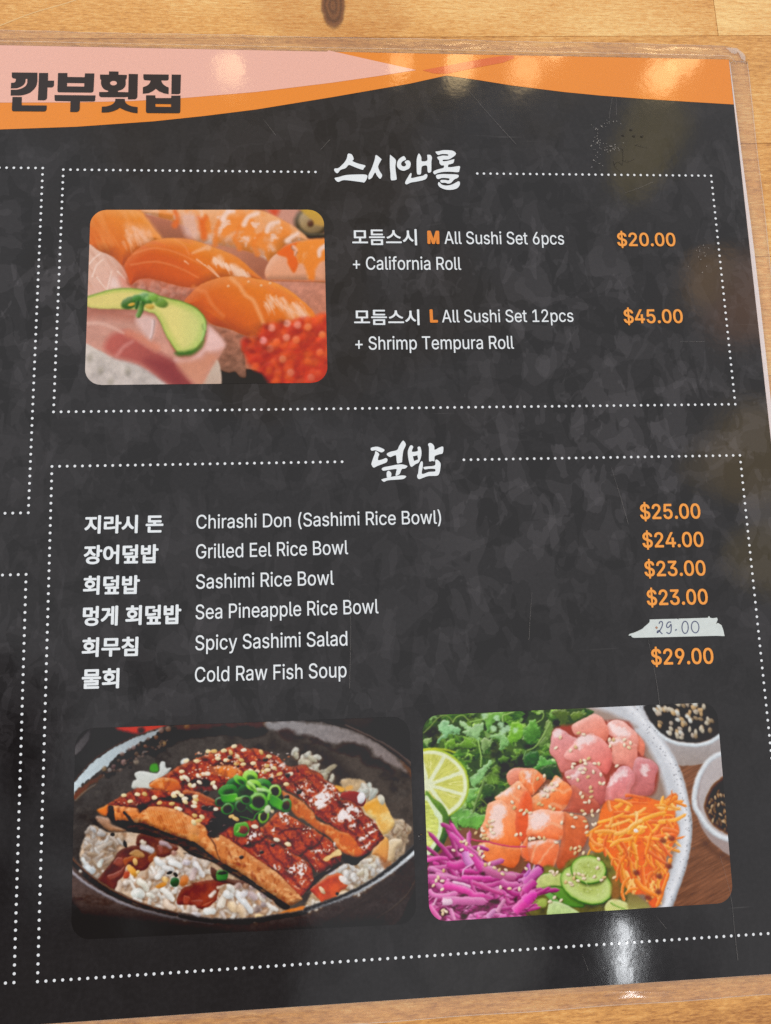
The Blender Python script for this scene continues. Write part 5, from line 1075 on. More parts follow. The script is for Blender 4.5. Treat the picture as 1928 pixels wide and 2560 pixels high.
    C.shape(P5(350,1120, 560,1110, 700,1250, 900,1360, 860,1420, 640,1390, 480,1270), rgb(108,150,72), rgb(86,132,60), soft=3, edge=rgb(50,86,40), ew=4)
    cuke(*P5(930,1080)[0], 68, 47, 22, 66)
    cuke(*P5(960,860)[0], 45, 36, 8, 67)
    C.shape(P5(360,1400, 400,1330, 540,1340, 760,1450, 800,1520, 380,1560), rgb(190,212,158), rgb(168,196,130), soft=3, bev=6, tex=dim(9, 69, .2))
    C.shape(P5(1200,1420, 1290,1300, 1440,1310, 1666,1430, 1700,1480, 1300,1520), rgb(206,214,150), rgb(186,196,118), soft=4, bev=6); C.stroke(P5(1300,1350, 1400,1410, 1500,1440), 4, 3, rgb(124,170,70), soft=3)
    C.shape(P5(110,1400, 200,1300, 330,1290, 330,1400, 250,1420), rgb(166,184,104), rgb(140,158,84), soft=6)
    C.shape(P5(1320,950, 1400,1000, 1430,1250, 1300,1270), rgb(150,104,60), soft=10, op=.8)
    # cabbage
    cb = V([P4(120,740, 300,560, 480,420, 440,260, 440,60, 560,200, 700,380, 900,600, 1020,700, 1300,850, 1450,900, 1620,700, 1660,900), P5(180,780, 300,860, 170,1050, 210,1240, 0,1420), P4(1500,1560, 300,1600, 140,1350)])
    C.shape(cb, rgb(126,52,96), rgb(110,46,84), soft=4, tex=many(mottle(rgb(176,74,140), 16, 91, .48, .7), mottle(rgb(66,30,52), 14, 92, .55, .8)))
    pk = [rgb(196,74,150), rgb(214,96,170), rgb(176,66,136), rgb(224,140,196), rgb(158,64,118), rgb(206,110,170)]
    for i, (x, y) in enumerate(inside(cb, 75, rng)):
        a = math.radians(rng.normal()*28+(40 if y < 2140 else 5)); L = 26+42*rng.random(); b = rng.normal()*9
        C.stroke(N(x-L*math.cos(a), y-L*math.sin(a), x+b, y-b, x+L*math.cos(a), y+L*math.sin(a)), 8+9*rng.random(), 6+8*rng.random(), pk[rng.integers(6)]*(.85+.25*rng.random()), pk[rng.integers(6)]*.9, soft=2.2, sh=.28, hi=.3, taper=.07)
    for i in range(26):
        x, y = P4(150+rng.random()*1500, 1180+rng.random()*330)[0]
        C.stroke(N(x-20, y+rng.normal()*9, x, y-4, x+22, y+rng.normal()*12), 4, 2, rgb(120,50,84)*(.5+.5*rng.random()), soft=3, op=.6)
    for p, w0, w1, c in ((P4(450,100, 560,260, 660,370, 760,460), 9, 10, (206,84,160)), (P4(440,260, 560,360, 620,460), 14, 16, (204,90,164)), (P4(640,430, 800,600, 900,740, 980,820), 20, 26, (214,86,166)), (P4(700,450, 830,540, 930,660), 8, 7, (198,110,160)), (P4(670,520, 700,640, 760,740), 18, 22, (212,140,204)), (P4(930,760, 1080,830, 1250,890, 1440,910), 26, 18, (196,110,156)),
                         (P4(400,700, 520,740, 660,700), 16, 24, (206,80,158)), (P4(630,880, 660,790, 800,710), 4, 4, (232,170,214)), (P4(610,910, 800,915, 1080,915), 12, 9, (226,88,176)), (P4(230,850, 340,880, 440,900, 560,930), 7, 8, (218,130,186)), (P4(120,900, 240,910, 400,920), 16, 14, (204,112,170)), (P4(340,1030, 520,1060, 720,1120, 800,1180, 980,1180), 20, 14, (222,86,168)),
                         (P4(130,1090, 200,1170, 360,1190, 560,1140), 12, 14, (228,132,192)), (P4(320,1270, 460,1260, 640,1260, 1000,1270), 22, 20, (210,120,176)), (P4(330,1270, 420,1280, 480,1260), 18, 14, (236,200,226)), (P4(140,1320, 200,1420, 300,1540), 12, 14, (224,112,176)), (P4(450,1370, 480,1460, 510,1550), 10, 10, (220,140,190)), (P4(190,1330, 250,1220), 6, 5, (226,170,206)),
                         (P4(1000,1520, 1080,1420, 1150,1390), 14, 10, (206,140,190)), (P4(1150,1430, 1210,1320, 1270,1230), 13, 8, (208,138,178)), (P4(1400,1430, 1500,1330, 1666,1200), 22, 26, (226,90,172)), (P4(1380,1090, 1520,1040, 1666,960), 5, 5, (224,140,190)), (P4(1500,1200, 1560,1060, 1666,980), 7, 8, (196,90,150)), (P4(1460,960, 1560,930, 1620,830, 1610,700), 8, 9, (196,120,180)),
                         (P5(0,1330, 100,1240, 190,1210), 26, 18, (224,86,180)), (P5(0,1060, 120,940, 260,840), 24, 22, (206,110,180)), (P5(0,1180, 80,1100, 170,1020), 20, 20, (200,84,160)), (P5(0,960, 70,880, 60,770), 8, 7, (192,112,190)), (P4(780,990, 900,1030, 1060,1100, 1240,1160), 10, 12, (196,84,146)), (P4(480,980, 640,1010, 760,1060), 7, 6, (232,190,220)), (P4(1200,960, 1300,1010, 1480,1020), 16, 12, (208,110,172)), (P4(1190,1490, 1290,1480), 9, 8, (222,120,190))):
        C.stroke(p, w0, w1, rgb(*c), rgb(*[v*.93 for v in c]), soft=2.2, sh=.22, hi=.35, taper=.05)
    for p in (P4(600,1480, 640,1440, 700,1470, 690,1540, 610,1540), P4(290,1400, 350,1360, 420,1400, 400,1470, 320,1480), P4(590,1170, 660,1160, 700,1190, 610,1190), P4(890,850, 960,830, 960,890), P4(1390,1230, 1450,1200, 1430,1290), P4(460,640, 600,600, 560,650), P4(1040,1250, 1180,1240, 1170,1310, 1060,1290)):
        C.shape(p, rgb(58,34,44), soft=6, op=.85)
    # carrot
    cr = V([P2(1150,1560, 1240,1440, 1400,1440, 1600,1410), P3(100,1420, 300,1450, 500,1500, 640,1400, 740,1420), P6(700,120, 760,300, 740,400, 640,600, 560,760, 590,830, 600,930, 540,1120, 430,1460, 330,1450, 250,1290, 60,1270, -60,1050, -150,940), P5(1400,950, 1280,700, 1240,560, 1050,580, 970,430, 1010,280, 1100,150)])
    C.shape(cr, rgb(230,120,52), rgb(216,98,54), 70, soft=5, tex=many(mottle(rgb(226,112,46), 16, 101, .48, .7), mottle(rgb(176,74,38), 13, 102, .6, .7)))
    oc = [rgb(248,166,76), rgb(242,140,54), rgb(250,186,110), rgb(234,122,52), rgb(246,152,64), rgb(226,112,60)]
    for i, (x, y) in enumerate(inside(cr, 115, rng)):
        up = y < 2110
        a = math.radians((rng.normal()*40-30) if up else (70+rng.normal()*35)); L = 14+24*rng.random(); b = rng.normal()*5
        cc = oc[rng.integers(6)]*(.92+.16*rng.random())*(1.06 if up else .97)
        C.stroke(N(x-L*math.cos(a), y-L*math.sin(a), x+b, y+b*.6, x+L*math.cos(a), y+L*math.sin(a)), 6+6*rng.random(), 4+5*rng.random(), cc, cc*.95, soft=1.8, sh=.2, hi=.25, taper=.08, op=.92)
    for p, w0, w1, c in ((P6(350,360, 310,520, 270,680, 310,800, 410,910), 8, 9, (240,134,54)), (P5(970,440, 1020,540, 1100,580, 1200,540), 10, 9, (238,136,58)), (P5(1010,300, 1000,400, 1080,480, 1180,500), 8, 9, (240,150,84)), (P5(1040,300, 1180,280, 1400,300), 9, 9, (244,166,86)), (P5(1270,520, 1400,430, 1560,400, 1640,370), 9, 8, (244,166,82)), (P5(1200,200, 1260,220, 1330,60), 9, 7, (244,164,90)), (P5(1330,330, 1480,300, 1600,220, 1666,160), 10, 12, (246,178,98)), (P6(-10,380, 120,240, 250,160, 420,100, 580,60), 13, 10, (246,166,72)), (P6(0,320, 100,230, 220,180), 8, 8, (246,190,116)), (P6(110,40, 130,140, 120,220), 10, 6, (246,196,130)), (P3(560,1560, 640,1490, 740,1430), 14, 12, (238,136,52)), (P3(620,1500, 650,1420, 650,1340), 5, 2, (226,120,60)),
                         (P6(560,180, 620,240, 670,310), 9, 7, (238,134,56)), (P6(500,320, 640,330, 760,370), 16, 8, (228,118,62)), (P6(440,480, 520,560, 600,680), 7, 6, (226,110,64)), (P6(590,660, 660,610, 730,570), 5, 3, (236,140,80)), (P6(210,860, 220,1000, 240,1160), 10, 12, (232,118,52)), (P6(420,1470, 480,1340, 540,1150, 610,950), 10, 8, (238,132,54)), (P6(100,1040, 200,1180, 330,1260, 430,1300), 14, 12, (238,136,56)), (P6(-10,1260, 60,1200, 150,1200), 8, 8, (240,146,64)), (P5(1500,1330, 1460,1200, 1490,1050, 1580,960), 8, 8, (238,136,62)), (P5(1500,1230, 1580,1150, 1700,1130), 7, 7, (238,140,64)), (P5(1300,800, 1330,700, 1420,740, 1390,880), 7, 5, (232,128,66)), (P5(1400,900, 1360,970), 3, 2, (226,130,80)), (P2(1250,1430, 1270,1540, 1300,1600), 9, 10, (232,146,96)), (P2(1340,1420, 1480,1450, 1620,1520), 9, 8, (242,150,72))):
        C.stroke(p, w0, w1, rgb(*c), soft=1.8, sh=.2, hi=.25, taper=.08)
    for x, y in ((520,480), (600,860), (460,1010), (450,1240), (300,1330), (650,450), (120,960)):
        C.ell(*P6(x, y)[0], 9, 7, 30, rgb(108,52,34), .8, .8)
    C.ell(*P6(120,335)[0], 6.5, 4.5, 25, rgb(244,236,230), .3)
    C.shape(P6(0,1290, 80,1280, 220,1360, 330,1480, 100,1500, 0,1500), rgb(122,108,70), rgb(150,148,92), soft=6)
    C.stroke(V([P6(1200,1200, 1300,1100)]), 1, 1, rgb(120,84,64), sm=False, op=.0)
    # sesame
    se = [rgb(226,206,168), rgb(236,222,196), rgb(210,182,134), rgb(232,214,190)]
    def seed(q):
        for x, y in q:
            C.ell(x+1, y+1.5, 6, 4, 0, rgb(110,64,48), .6, .4)
            C.ell(x, y, 5.6, 3.5, rng.random()*180, se[rng.integers(4)], .3)
    seed(P2(810,430, 890,450, 540,500, 470,650, 690,690, 770,640, 1270,530, 1330,530, 1490,530, 1490,610, 1560,650, 1580,580, 1280,620, 740,890, 840,850, 900,840, 960,810, 915,885, 1050,885, 1110,890, 720,940, 830,970, 910,970, 1030,1010, 880,1020, 950,1080, 1140,1050, 800,1130, 660,1090, 990,1240, 1000,1300, 1000,1380, 870,1380, 840,1330, 910,1460, 970,1450, 410,1190, 490,1210, 310,1280, 350,1290, 430,1280, 290,1360, 350,1370, 390,1530, 440,1560, 870,1590, 1010,1590, 1100,1590, 1380,920, 300,1070, 200,1110, 1130,1180, 1180,1180, 40,1590, 260,1500, 220,1480))
    seed(P1(1470,1180, 1400,1480, 1500,1520, 1590,1540, 1550,1570, 1370,1400, 1640,1560))
    seed(P4(1030,90, 1080,70, 1000,150, 1060,160, 920,190, 940,220, 1050,210, 1090,250, 910,290, 960,280, 950,330, 1000,340, 1430,280, 1500,270, 1640,340, 870,480, 910,520, 890,560, 940,600, 620,380, 660,370, 690,410, 620,500, 500,510, 765,580, 970,720, 1030,710, 1110,770, 1180,800, 1280,800, 1230,860, 270,915, 330,960, 240,960, 200,1030, 350,810, 1200,1060, 1330,1075, 1480,1090, 330,1090, 340,1400, 390,1420, 340,1450, 830,250, 1580,780))
    seed(P5(770,80, 730,220, 910,140, 930,220, 930,300, 560,160, 480,450, 90,400, 140,390, 230,380, 300,390, 830,520, 760,610, 760,540, 700,545, 880,610, 820,570, 1110,700, 1090,830, 1040,960, 1190,970, 1150,1010, 1340,970, 660,930, 750,920, 740,980, 820,920, 880,940, 890,990, 800,1020, 620,1040, 710,1080, 690,1050, 550,1310, 380,1330, 450,1270, 400,880, 450,930, 490,900, 430,900, 710,40, 900,30, 1020,50, 1060,180, 1030,190))
    C.img *= (1+.04*(vnoise(C.X/1.8, C.Y/1.8, 5)-.5))[..., None]
    C.img = np.clip(C.img, 0, 1)**.95; C.img = C.img+(C.img*C.img*(3-2*C.img)-C.img)*.42; g_ = C.img.mean(-1, keepdims=True); C.img = np.clip(g_+(C.img-g_)*1.06, 0, 1)
    return C.finish(150, 1.1, .45, .035)

# ------------------------------------------------------------------ builders
from mathutils.geometry import tessellate_polygon
STEP = 0.00004                     # ink sheets lie this far above one another

def W(pg, z=0.):
    pg = np.asarray(pg, float).reshape(-1, 2)
    return np.c_[pg[:, 0]*U, -pg[:, 1]*U, np.zeros(len(pg))+z]

def link(name, me, mat, parent=None):
    o = bpy.data.objects.new(name, me); scene.collection.objects.link(o)
    me.materials.append(mat)
    if parent is not None: o.parent = parent
    return o

def mesh(name, verts, faces, mat, parent=None):
    me = bpy.data.meshes.new(name); me.from_pydata([tuple(map(float, v)) for v in verts], [], [tuple(map(int, f)) for f in faces]); me.update()
    return link(name, me, mat, parent)

def fill(polys, layer):
    """polys: list of (outline, holes) in page units -> verts, faces of flat ink"""
    V, F = [], []
    for out, holes in polys:
        rings = [[Vector((x, -y, 0)) for x, y in r] for r in [out]+list(holes)]
        base = sum(len(v) for v in V)
        pts = np.vstack([np.asarray(r, float) for r in [out]+list(holes)])
        V.append(W(pts, layer*STEP))
        for t in tessellate_polygon(rings):
            a, b, c = [base+i for i in t]
            F.append((a, b, c))
    V = np.vstack(V)
    F = [(f if (V[f[1]]-V[f[0]])[0]*(V[f[2]]-V[f[0]])[1]-(V[f[1]]-V[f[0]])[1]*(V[f[2]]-V[f[0]])[0] > 0 else f[::-1]) for f in F]
    return V, F

def ink(name, polys, layer, mat, parent):
    """polys in photo pixels"""
    return mesh(name, *fill([(page(o), [page(h) for h in hs]) for o, hs in polys], layer), mat, parent)

def ribbon(pts, w, z, smooth=True):
    """thin flat strip along photo-pixel path, width in page units (single or per end)"""
    P = _smooth(page(pts), 5, False) if smooth and len(pts) > 2 else page(pts)
    d = np.gradient(P, axis=0); d /= np.linalg.norm(d, axis=1)[:, None]+1e-9
    n = np.stack([-d[:, 1], d[:, 0]], 1)
    ww = (np.linspace(w[0], w[1], len(P)) if isinstance(w, (tuple, list)) else np.full(len(P), w))[:, None]
    a = W(P+n*ww/2, z); b = W(P-n*ww/2, z); k = len(P)
    return np.vstack([a, b]), [(i, i+1, k+i+1, k+i) for i in range(k-1)]

def join(parts):
    V, F, b = [], [], 0
    for v, f in parts:
        V.append(v); F += [tuple(i+b for i in q) for q in f]; b += len(v)
    return np.vstack(V), F

_CAP = {}
def sans():
    """the grotesque that ships inside Blender; without it the default face is used"""
    import os
    try:
        d = bpy.utils.system_resource('DATAFILES', path='fonts')
        return bpy.data.fonts.load(os.path.join(d, 'Inter.woff2'))
    except Exception:
        return None
SANS = sans()
def glyphs(body, offset=0.):
    c = bpy.data.curves.new('lettering', 'FONT'); c.body = body; c.size = 1; c.offset = offset; c.resolution_u = 4
    if SANS is not None and not any(ord(ch) > 0x1100 for ch in body): c.font = SANS
    o = bpy.data.objects.new('lettering', c); scene.collection.objects.link(o)
    bpy.context.view_layer.update()
    cu = o.to_curve(bpy.context.evaluated_depsgraph_get(), apply_modifiers=False)
    rings = []
    for s in cu.splines:
        P = []
        if s.type == 'BEZIER':
            n = len(s.bezier_points)
            for i in range(n):
                p, q = s.bezier_points[i], s.bezier_points[(i+1) % n]
                A, B, Cc_, D = [np.array(x[:2]) for x in (p.co, p.handle_right, q.handle_left, q.co)]
                flat = abs(np.cross(B-A, D-A))+abs(np.cross(Cc_-A, D-A)) < 1e-6
                for t in ((0.,) if flat else np.linspace(0, 1, 5, endpoint=False)):
                    P.append(A*(1-t)**3+3*B*t*(1-t)**2+3*Cc_*t*t*(1-t)+D*t**3)
        else:
            P = [np.array(x.co[:2]) for x in s.points]
        P = np.array(P)
        if len(P) > 2:
            x, y = P.T
            rings.append((P, .5*float(np.sum(x*np.roll(y, -1)-y*np.roll(x, -1)))))
    o.to_curve_clear()
    bpy.data.objects.remove(o); bpy.data.curves.remove(c)
    # non-zero fill: the face draws some letters with overlapping strokes
    from mathutils.geometry import delaunay_2d_cdt
    pts, ed, n = [], [], 0
    for P, _ in rings:
        m = len(P); pts += [Vector(q) for q in P]; ed += [(n+i, n+(i+1) % m) for i in range(m)]; n += m
    vv, _, ff = delaunay_2d_cdt(pts, ed, [], 0, 1e-6)[:3]
    V = np.array([tuple(q) for q in vv]); F = []
    ff = [tuple(f) for f in ff]; CN = np.array([V[list(f)].mean(0) for f in ff]); wn_ = np.zeros(len(ff), int)
    for P, _ in rings:
        for (ax, ay), (bx, by) in zip(P, np.roll(P, -1, 0)):
            side = (bx-ax)*(CN[:, 1]-ay)-(CN[:, 0]-ax)*(by-ay)
            wn_ += ((ay <= CN[:, 1]) & (by > CN[:, 1]) & (side > 0)).astype(int)-((ay > CN[:, 1]) & (by <= CN[:, 1]) & (side < 0)).astype(int)
    for f, k in zip(ff, wn_):
        if k:
            F.append(f if (V[f[1]]-V[f[0]])[0]*(V[f[2]]-V[f[0]])[1]-(V[f[1]]-V[f[0]])[1]*(V[f[2]]-V[f[0]])[0] > 0 else f[::-1])
    used = sorted({i for f in F for i in f}); ix = {u: i for i, u in enumerate(used)}
    V = V[used]; F = [tuple(ix[i] for i in f) for f in F]
    return V, F, np.zeros(len(V))

def lettering(name, body, left, right, cap, mat, parent, layer=4, offset=0., hangul=False, bold=0.):
    """set a line of type so that its ends and baseline meet two photo pixels; cap = letter height in photo pixels"""
    v, f, gz = glyphs(body, offset)
    if hangul:
        y0, y1 = v[:, 1].min(), v[:, 1].max()
    else:
        if offset not in _CAP:
            h, _, _ = glyphs('H', offset); _CAP[offset] = (h[:, 1].min(), h[:, 1].max())
        y0, y1 = _CAP[offset]
    x0, x1 = v[:, 0].min(), v[:, 0].max()
    L, R, T = page([left, right, (left[0], left[1]-cap)])
    ax = R-L; ay = (T-L); ay = ay-ax*(ay@ax)/(ax@ax)
    pg = L+np.outer((v[:, 0]-x0)/(x1-x0), ax)+np.outer((v[:, 1]-y0)/(y1-y0), ay)
    if not bold:
        return mesh(name, W(pg, layer*STEP)+np.c_[gz*0, gz*0, gz], f, mat, parent)
    # heavier weight: the same letters printed again a hair to each side
    em = np.linalg.norm(ay)*bold
    return mesh(name, *join([(W(pg+(em*dx, em*dy), layer*STEP+i*4e-6+gz), f) for i, (dx, dy) in enumerate(((0, 0), (-1, 0), (1, 0), (0, -.8), (0, .8), (-.7, -.6), (.7, .6), (-.7, .6), (.7, -.6)))]), mat, parent)

# ------------------------------------------------------------------ the table
def tab(o, label=None, cat=None, kind=None, group=None):
    if label: o['label'] = label
    if cat: o['category'] = cat
    if kind: o['kind'] = kind
    if group: o['group'] = group

TZ = -0.0010
def table_top():
    sl = -0.0286; V, F, T = [], [], []
    r = random.Random(6)
    gap = .05
    tones = {-1: [(.58, -170, 99.3), (.80, 99.3, 240)], 0: [(.44, -170, 240)], 1: [(.50, -170, 66), (.55, 66, 240)], 2: [(.62, -170, 240)], 3: [(.44, -170, 240)], 6: [(.36, -170, 240)], 7: [(.37, -170, 240)]}
    for k in range(-7, 13):
        segs = tones.get(k)
        if segs is None:
            c = r.uniform(-60, 120); segs = [(r.uniform(.4, .6), -170, c), (r.uniform(.4, .6), c, 240)]
        for t, xa, xb in segs:
            ya = -24.35+18.62*k+(0)+gap; yb = ya+18.62-2*gap
            xa += gap; xb -= gap
            q = [(xa, ya+(xa-104)*sl), (xb, ya+(xb-104)*sl), (xb+.5, yb+(xb-104)*sl), (xa+.5, yb+(xa-104)*sl)]
            b = len(V)
            V += list(W(q, TZ))+list(W(q, TZ-.03))
            F += [(b+3, b+2, b+1, b), (b+4, b+5, b+6, b+7)]+[(b+i, b+(i+1) % 4, b+4+(i+1) % 4, b+4+i) for i in range(4)]
            T += [(t, r.random(), r.random(), 1)]*8
    o = mesh('table_top', V, F, M_WOOD)
    a = o.data.color_attributes.new('tone', 'FLOAT_COLOR', 'POINT'); a.data.foreach_set('color', np.array(T, float).ravel())
    tab(o, 'table top of honey-coloured maple planks with a dark knot above the menu', 'table', 'structure')
    q = W([(-171, -160), (241, -160), (241, 230), (-171, 230)], TZ-.0006)
    mesh('glue_line', q, [(3, 2, 1, 0)], M_SEAM, o)
    mesh('scratch', *ribbon([(-30, 68), (70, 28), (165, 0), (230, -24)], .16, TZ+.00003), M_PALE, o)
    return o
M_PALE = simple('pale_wood_scratch', (236, 196, 136), .5)
table_top()

# ------------------------------------------------------------------ the laminated menu
PX0, PX1, PY0, PY1 = -112., 100.75, -19.62, 112.2
menu = bpy.data.objects.new('laminated_menu', None); scene.collection.objects.link(menu)
menu.empty_display_size = .02
tab(menu, 'black laminated restaurant menu page with an orange and pink header, lying on the wooden table', 'menu')

def sheet():
    q = [(PX0, PY0), (PX1, PY0), (PX1, PY1), (PX0, PY1)]
    v = np.vstack([W(q, 0), W(q, -.00045)])
    f = [(3, 2, 1, 0), (4, 5, 6, 7)]+[(i, (i+1) % 4, 4+(i+1) % 4, 4+i) for i in range(4)]
    return mesh('printed_page', v, f, M_SLATE, menu)
page_o = sheet()

def contour():
    inn, out = [], []
    for x in np.arange(PX0, PX1, .75): inn.append((x, PY0)); out.append((x, -22.38+.06*math.sin(x*.21)+.04*math.sin(x*.71)))
    for p in ((100.9, -22.2), (101.9, -21.95), (102.7, -21.4), (103.3, -20.8), (103.6, -20.0), (103.75, -19.2)): inn.append((PX1, PY0)); out.append(p)
    for y in np.arange(PY0, PY1, .75): inn.append((PX1, y)); out.append((103.98+.05*math.sin(y*.3)-(.0022*max(0, y-10)), y))
    for p in ((103.6, 112.6), (103.5, 113.6), (102.9, 114.5), (102, 114.85)): inn.append((PX1, PY1)); out.append(p)
    for x in np.arange(PX1, PX0, -.75): inn.append((x, PY1)); out.append((x, 114.85+.05*math.sin(x*.33)))
    for y in np.arange(PY1, PY0, -.75): inn.append((PX0, y)); out.append((PX0-3, y))
    inn.append(inn[0]); out.append(out[0])
    return np.array(inn), np.array(out)
CI, CO = contour()

def film_strip(ts, zs, mat, name, parent, wob=0.):
    V, F = [], []
    n = len(CI)
    for t, z in zip(ts, zs):
        p = CI+(CO-CI)*np.asarray(t).reshape(-1, 1) if np.ndim(t) else CI+(CO-CI)*t
        w = W(p, z)
        if wob: w[:, 2] += wob*(vnoise(p[:, 0]*.22, p[:, 1]*.5, 3)-.5)
        V.append(w)
    for r in range(len(ts)-1):
        F += [(r*n+i, r*n+i+1, (r+1)*n+i+1, (r+1)*n+i) for i in range(n-1)]
    o = mesh(name, np.vstack(V), F, mat, parent)
    for p in o.data.polygons: p.use_smooth = True
    return o
rim = film_strip((0.0, .08, .2, .35, .5, .65, .8, .9, .97, 1.0), (.00002, -.0002, -.0004, -.00047, -.000455, -.00044, -.00043, -.00048, -.0006, -.00095), M_FILM, 'clear_rim', menu, .00013)
rim['label'] = 'clear plastic laminate margin round the printed page, glinting along the top'
film_strip((.955, 1.0), (-.00058, -.00066), M_SEAL, 'sealed_edge', rim, .0)
# the step where the two films meet the paper: milky, its pale colour painting in the ceiling's sheen, broad down the right side, thin elsewhere
wid = np.where((CI[:, 0] > PX1-.01) & (CI[:, 1] > PY0), np.clip(.04+.0055*(CI[:, 1]-PY0), .04, .22), .012)
film_strip((0*wid+.004, wid), (.00006, -.00004), M_STEP, 'paper_step', rim)
ln = np.where(CI[:, 1] < PY0+.01, .27, .002)
film_strip((ln, ln+.03), (-.00020, -.00022), M_SEAL, 'crease', rim)
Kc = crop(1628, 60, .18007)
mesh('corner_wrinkle', *fill([(page(Kc(1050,318, 1200,318, 1300,398, 1322,440, 1318,500, 1262,470, 1215,370, 1190,400, 1130,390)), [])], 0), M_SEAL, rim).location.z = -.0004

# header: orange band, pink panel, red-orange ribbon, the shop's name
hl = [(-300, 342), (-150, 334), (0, 323.8), (192, 317), (384, 303.5), (512, 290), (640, 274), (832, 242.8), (1024, 209.4), (1116, 189)]
hr = [(1116, 189), (1200, 201), (1280, 214), (1408, 230), (1500, 239), (1603, 247), (1720, 254.5)]
band_pg = np.vstack([[(PX0+.02, PY0+.02)], [(PX0+.02, -8.6)], page(hl), page(hr), [(PX1-.02, page([(1835, 261.4)])[0][1])], [(PX1-.02, PY0+.02)]])
band = mesh('header_band', *fill([(band_pg, [])], 1), M_ORANGE, menu)
band['label'] = 'orange header with a pink panel and a pointed lower edge'
tip = (1041.4, 175.6)
pk_pg = np.vstack([[(PX0+.03, PY0+.03)], [(PX0+.03, -11.5)], page([(-200, 262), (0, 257), (190, 256.5), (330, 253), (453, 246), (640, 230.5), (832, 207), (950, 190), tip, (935, 152), (822, 126.5)]), [(page([(822, 127)])[0][0]-.3, PY0+.03)]])
mesh('pink_panel', *fill([(pk_pg, [])], 2), M_PINK, band)
ink('red_orange_ribbon', [(_smooth([(1056, 176), (1100, 168), (1178, 153), (1240, 142.5), (1282, 139.5)], 5, False).tolist()+[(1286, 146), (1258, 157), (1178, 172), (1116, 185), (1085, 184)], [])], 2, M_RIBBON, band)
L1, L2 = crop(20, 160, .13205), crop(240, 160, .13205)
def rr(*a): return np.array(a, float).reshape(-1, 2)
t_ = np.linspace(0, 2*math.pi, 24, endpoint=False)
logo = [(L1(78,165, 562,170, 562,330, 548,400, 530,440, 500,480, 465,515, 420,550, 380,568, 330,585, 280,596, 230,603, 55,603, 58,493, 170,492, 225,480, 270,465, 310,443, 340,420, 358,393, 370,360, 372,290, 340,285, 335,345, 322,375, 300,400, 272,422, 240,440, 205,454, 170,465, 58,468, 64,362, 110,360, 130,353, 145,340, 157,300, 150,285, 110,278, 90,270, 78,250), []),
        (L1(592,175, 765,175, 762,320, 878,320, 876,400, 872,420, 862,435, 848,445, 830,450, 752,450, 745,640, 740,660, 730,675, 712,688, 690,694, 568,692, 580,480), []),
        (L1(90,628, 268,630, 263,787, 738,790, 735,860, 728,882, 715,895, 690,905, 110,900, 93,896, 82,882, 78,850), []),
        (L1(952,176, 1130,176, 1130,250, 1455,255, 1462,182, 1640,184, 1625,500, 1622,520, 1612,537, 1580,549, 970,542, 953,538, 945,528, 940,500), [L1(1125,365, 1450,370, 1447,433, 1122,428)]),
        (L1(885,592, 1662,600, 1655,690, 1648,705, 1630,715, 1367,716, 1362,850, 1357,875, 1345,895, 1310,915, 1182,913, 1188,712, 915,706, 897,702, 888,690), []),
        (L2(250,145, 430,148, 430,208, 590,212, 586,270, 575,295, 565,300, 568,380, 563,408, 555,430, 536,456, 510,480, 482,495, 450,505, 415,515, 425,535, 615,540, 622,193, 798,196, 788,620, 784,640, 775,655, 745,675, 608,676, 608,630, 540,635, 110,635, 90,631, 75,620, 62,590, 65,535, 210,535, 240,525, 235,512, 200,503, 170,490, 142,468, 120,440, 106,408, 98,370, 102,305, 85,295, 80,260, 80,205, 250,207), [np.stack([L2(335,367)[0][0]+8.6*np.cos(t_), L2(335,367)[0][1]+5.7*np.sin(t_)], 1)]),
        (L2(370,662, 548,665, 555,720, 574,748, 600,770, 640,790, 680,805, 735,814, 792,820, 790,937, 740,932, 690,925, 570,890, 490,855, 452,835, 410,865, 330,900, 230,922, 110,925, 115,812, 200,808, 245,796, 290,780, 325,760, 350,735, 362,716, 368,700), []),
        (L2(900,200, 1380,205, 1380,280, 1377,300, 1368,312, 1345,318, 1238,318, 1255,360, 1275,388, 1300,410, 1336,432, 1380,450, 1378,577, 1290,562, 1200,525, 1137,475, 1080,520, 1000,558, 890,570, 892,445, 960,420, 990,400, 1015,375, 1030,348, 1038,320, 930,312, 910,303, 900,270), []),
        (L2(1436,205, 1612,207, 1602,540, 1598,558, 1588,570, 1565,578, 1430,575), []),
        (L2(952,597, 1128,598, 1128,640, 1140,650, 1425,650, 1430,605, 1604,602, 1600,890, 1595,915, 1585,930, 1560,937, 980,935, 960,926, 952,912, 948,890), [L2(1125,760, 1425,765, 1425,818, 1130,815)])]
sn = ink('shop_name', logo, 3, M_LOGO, band)

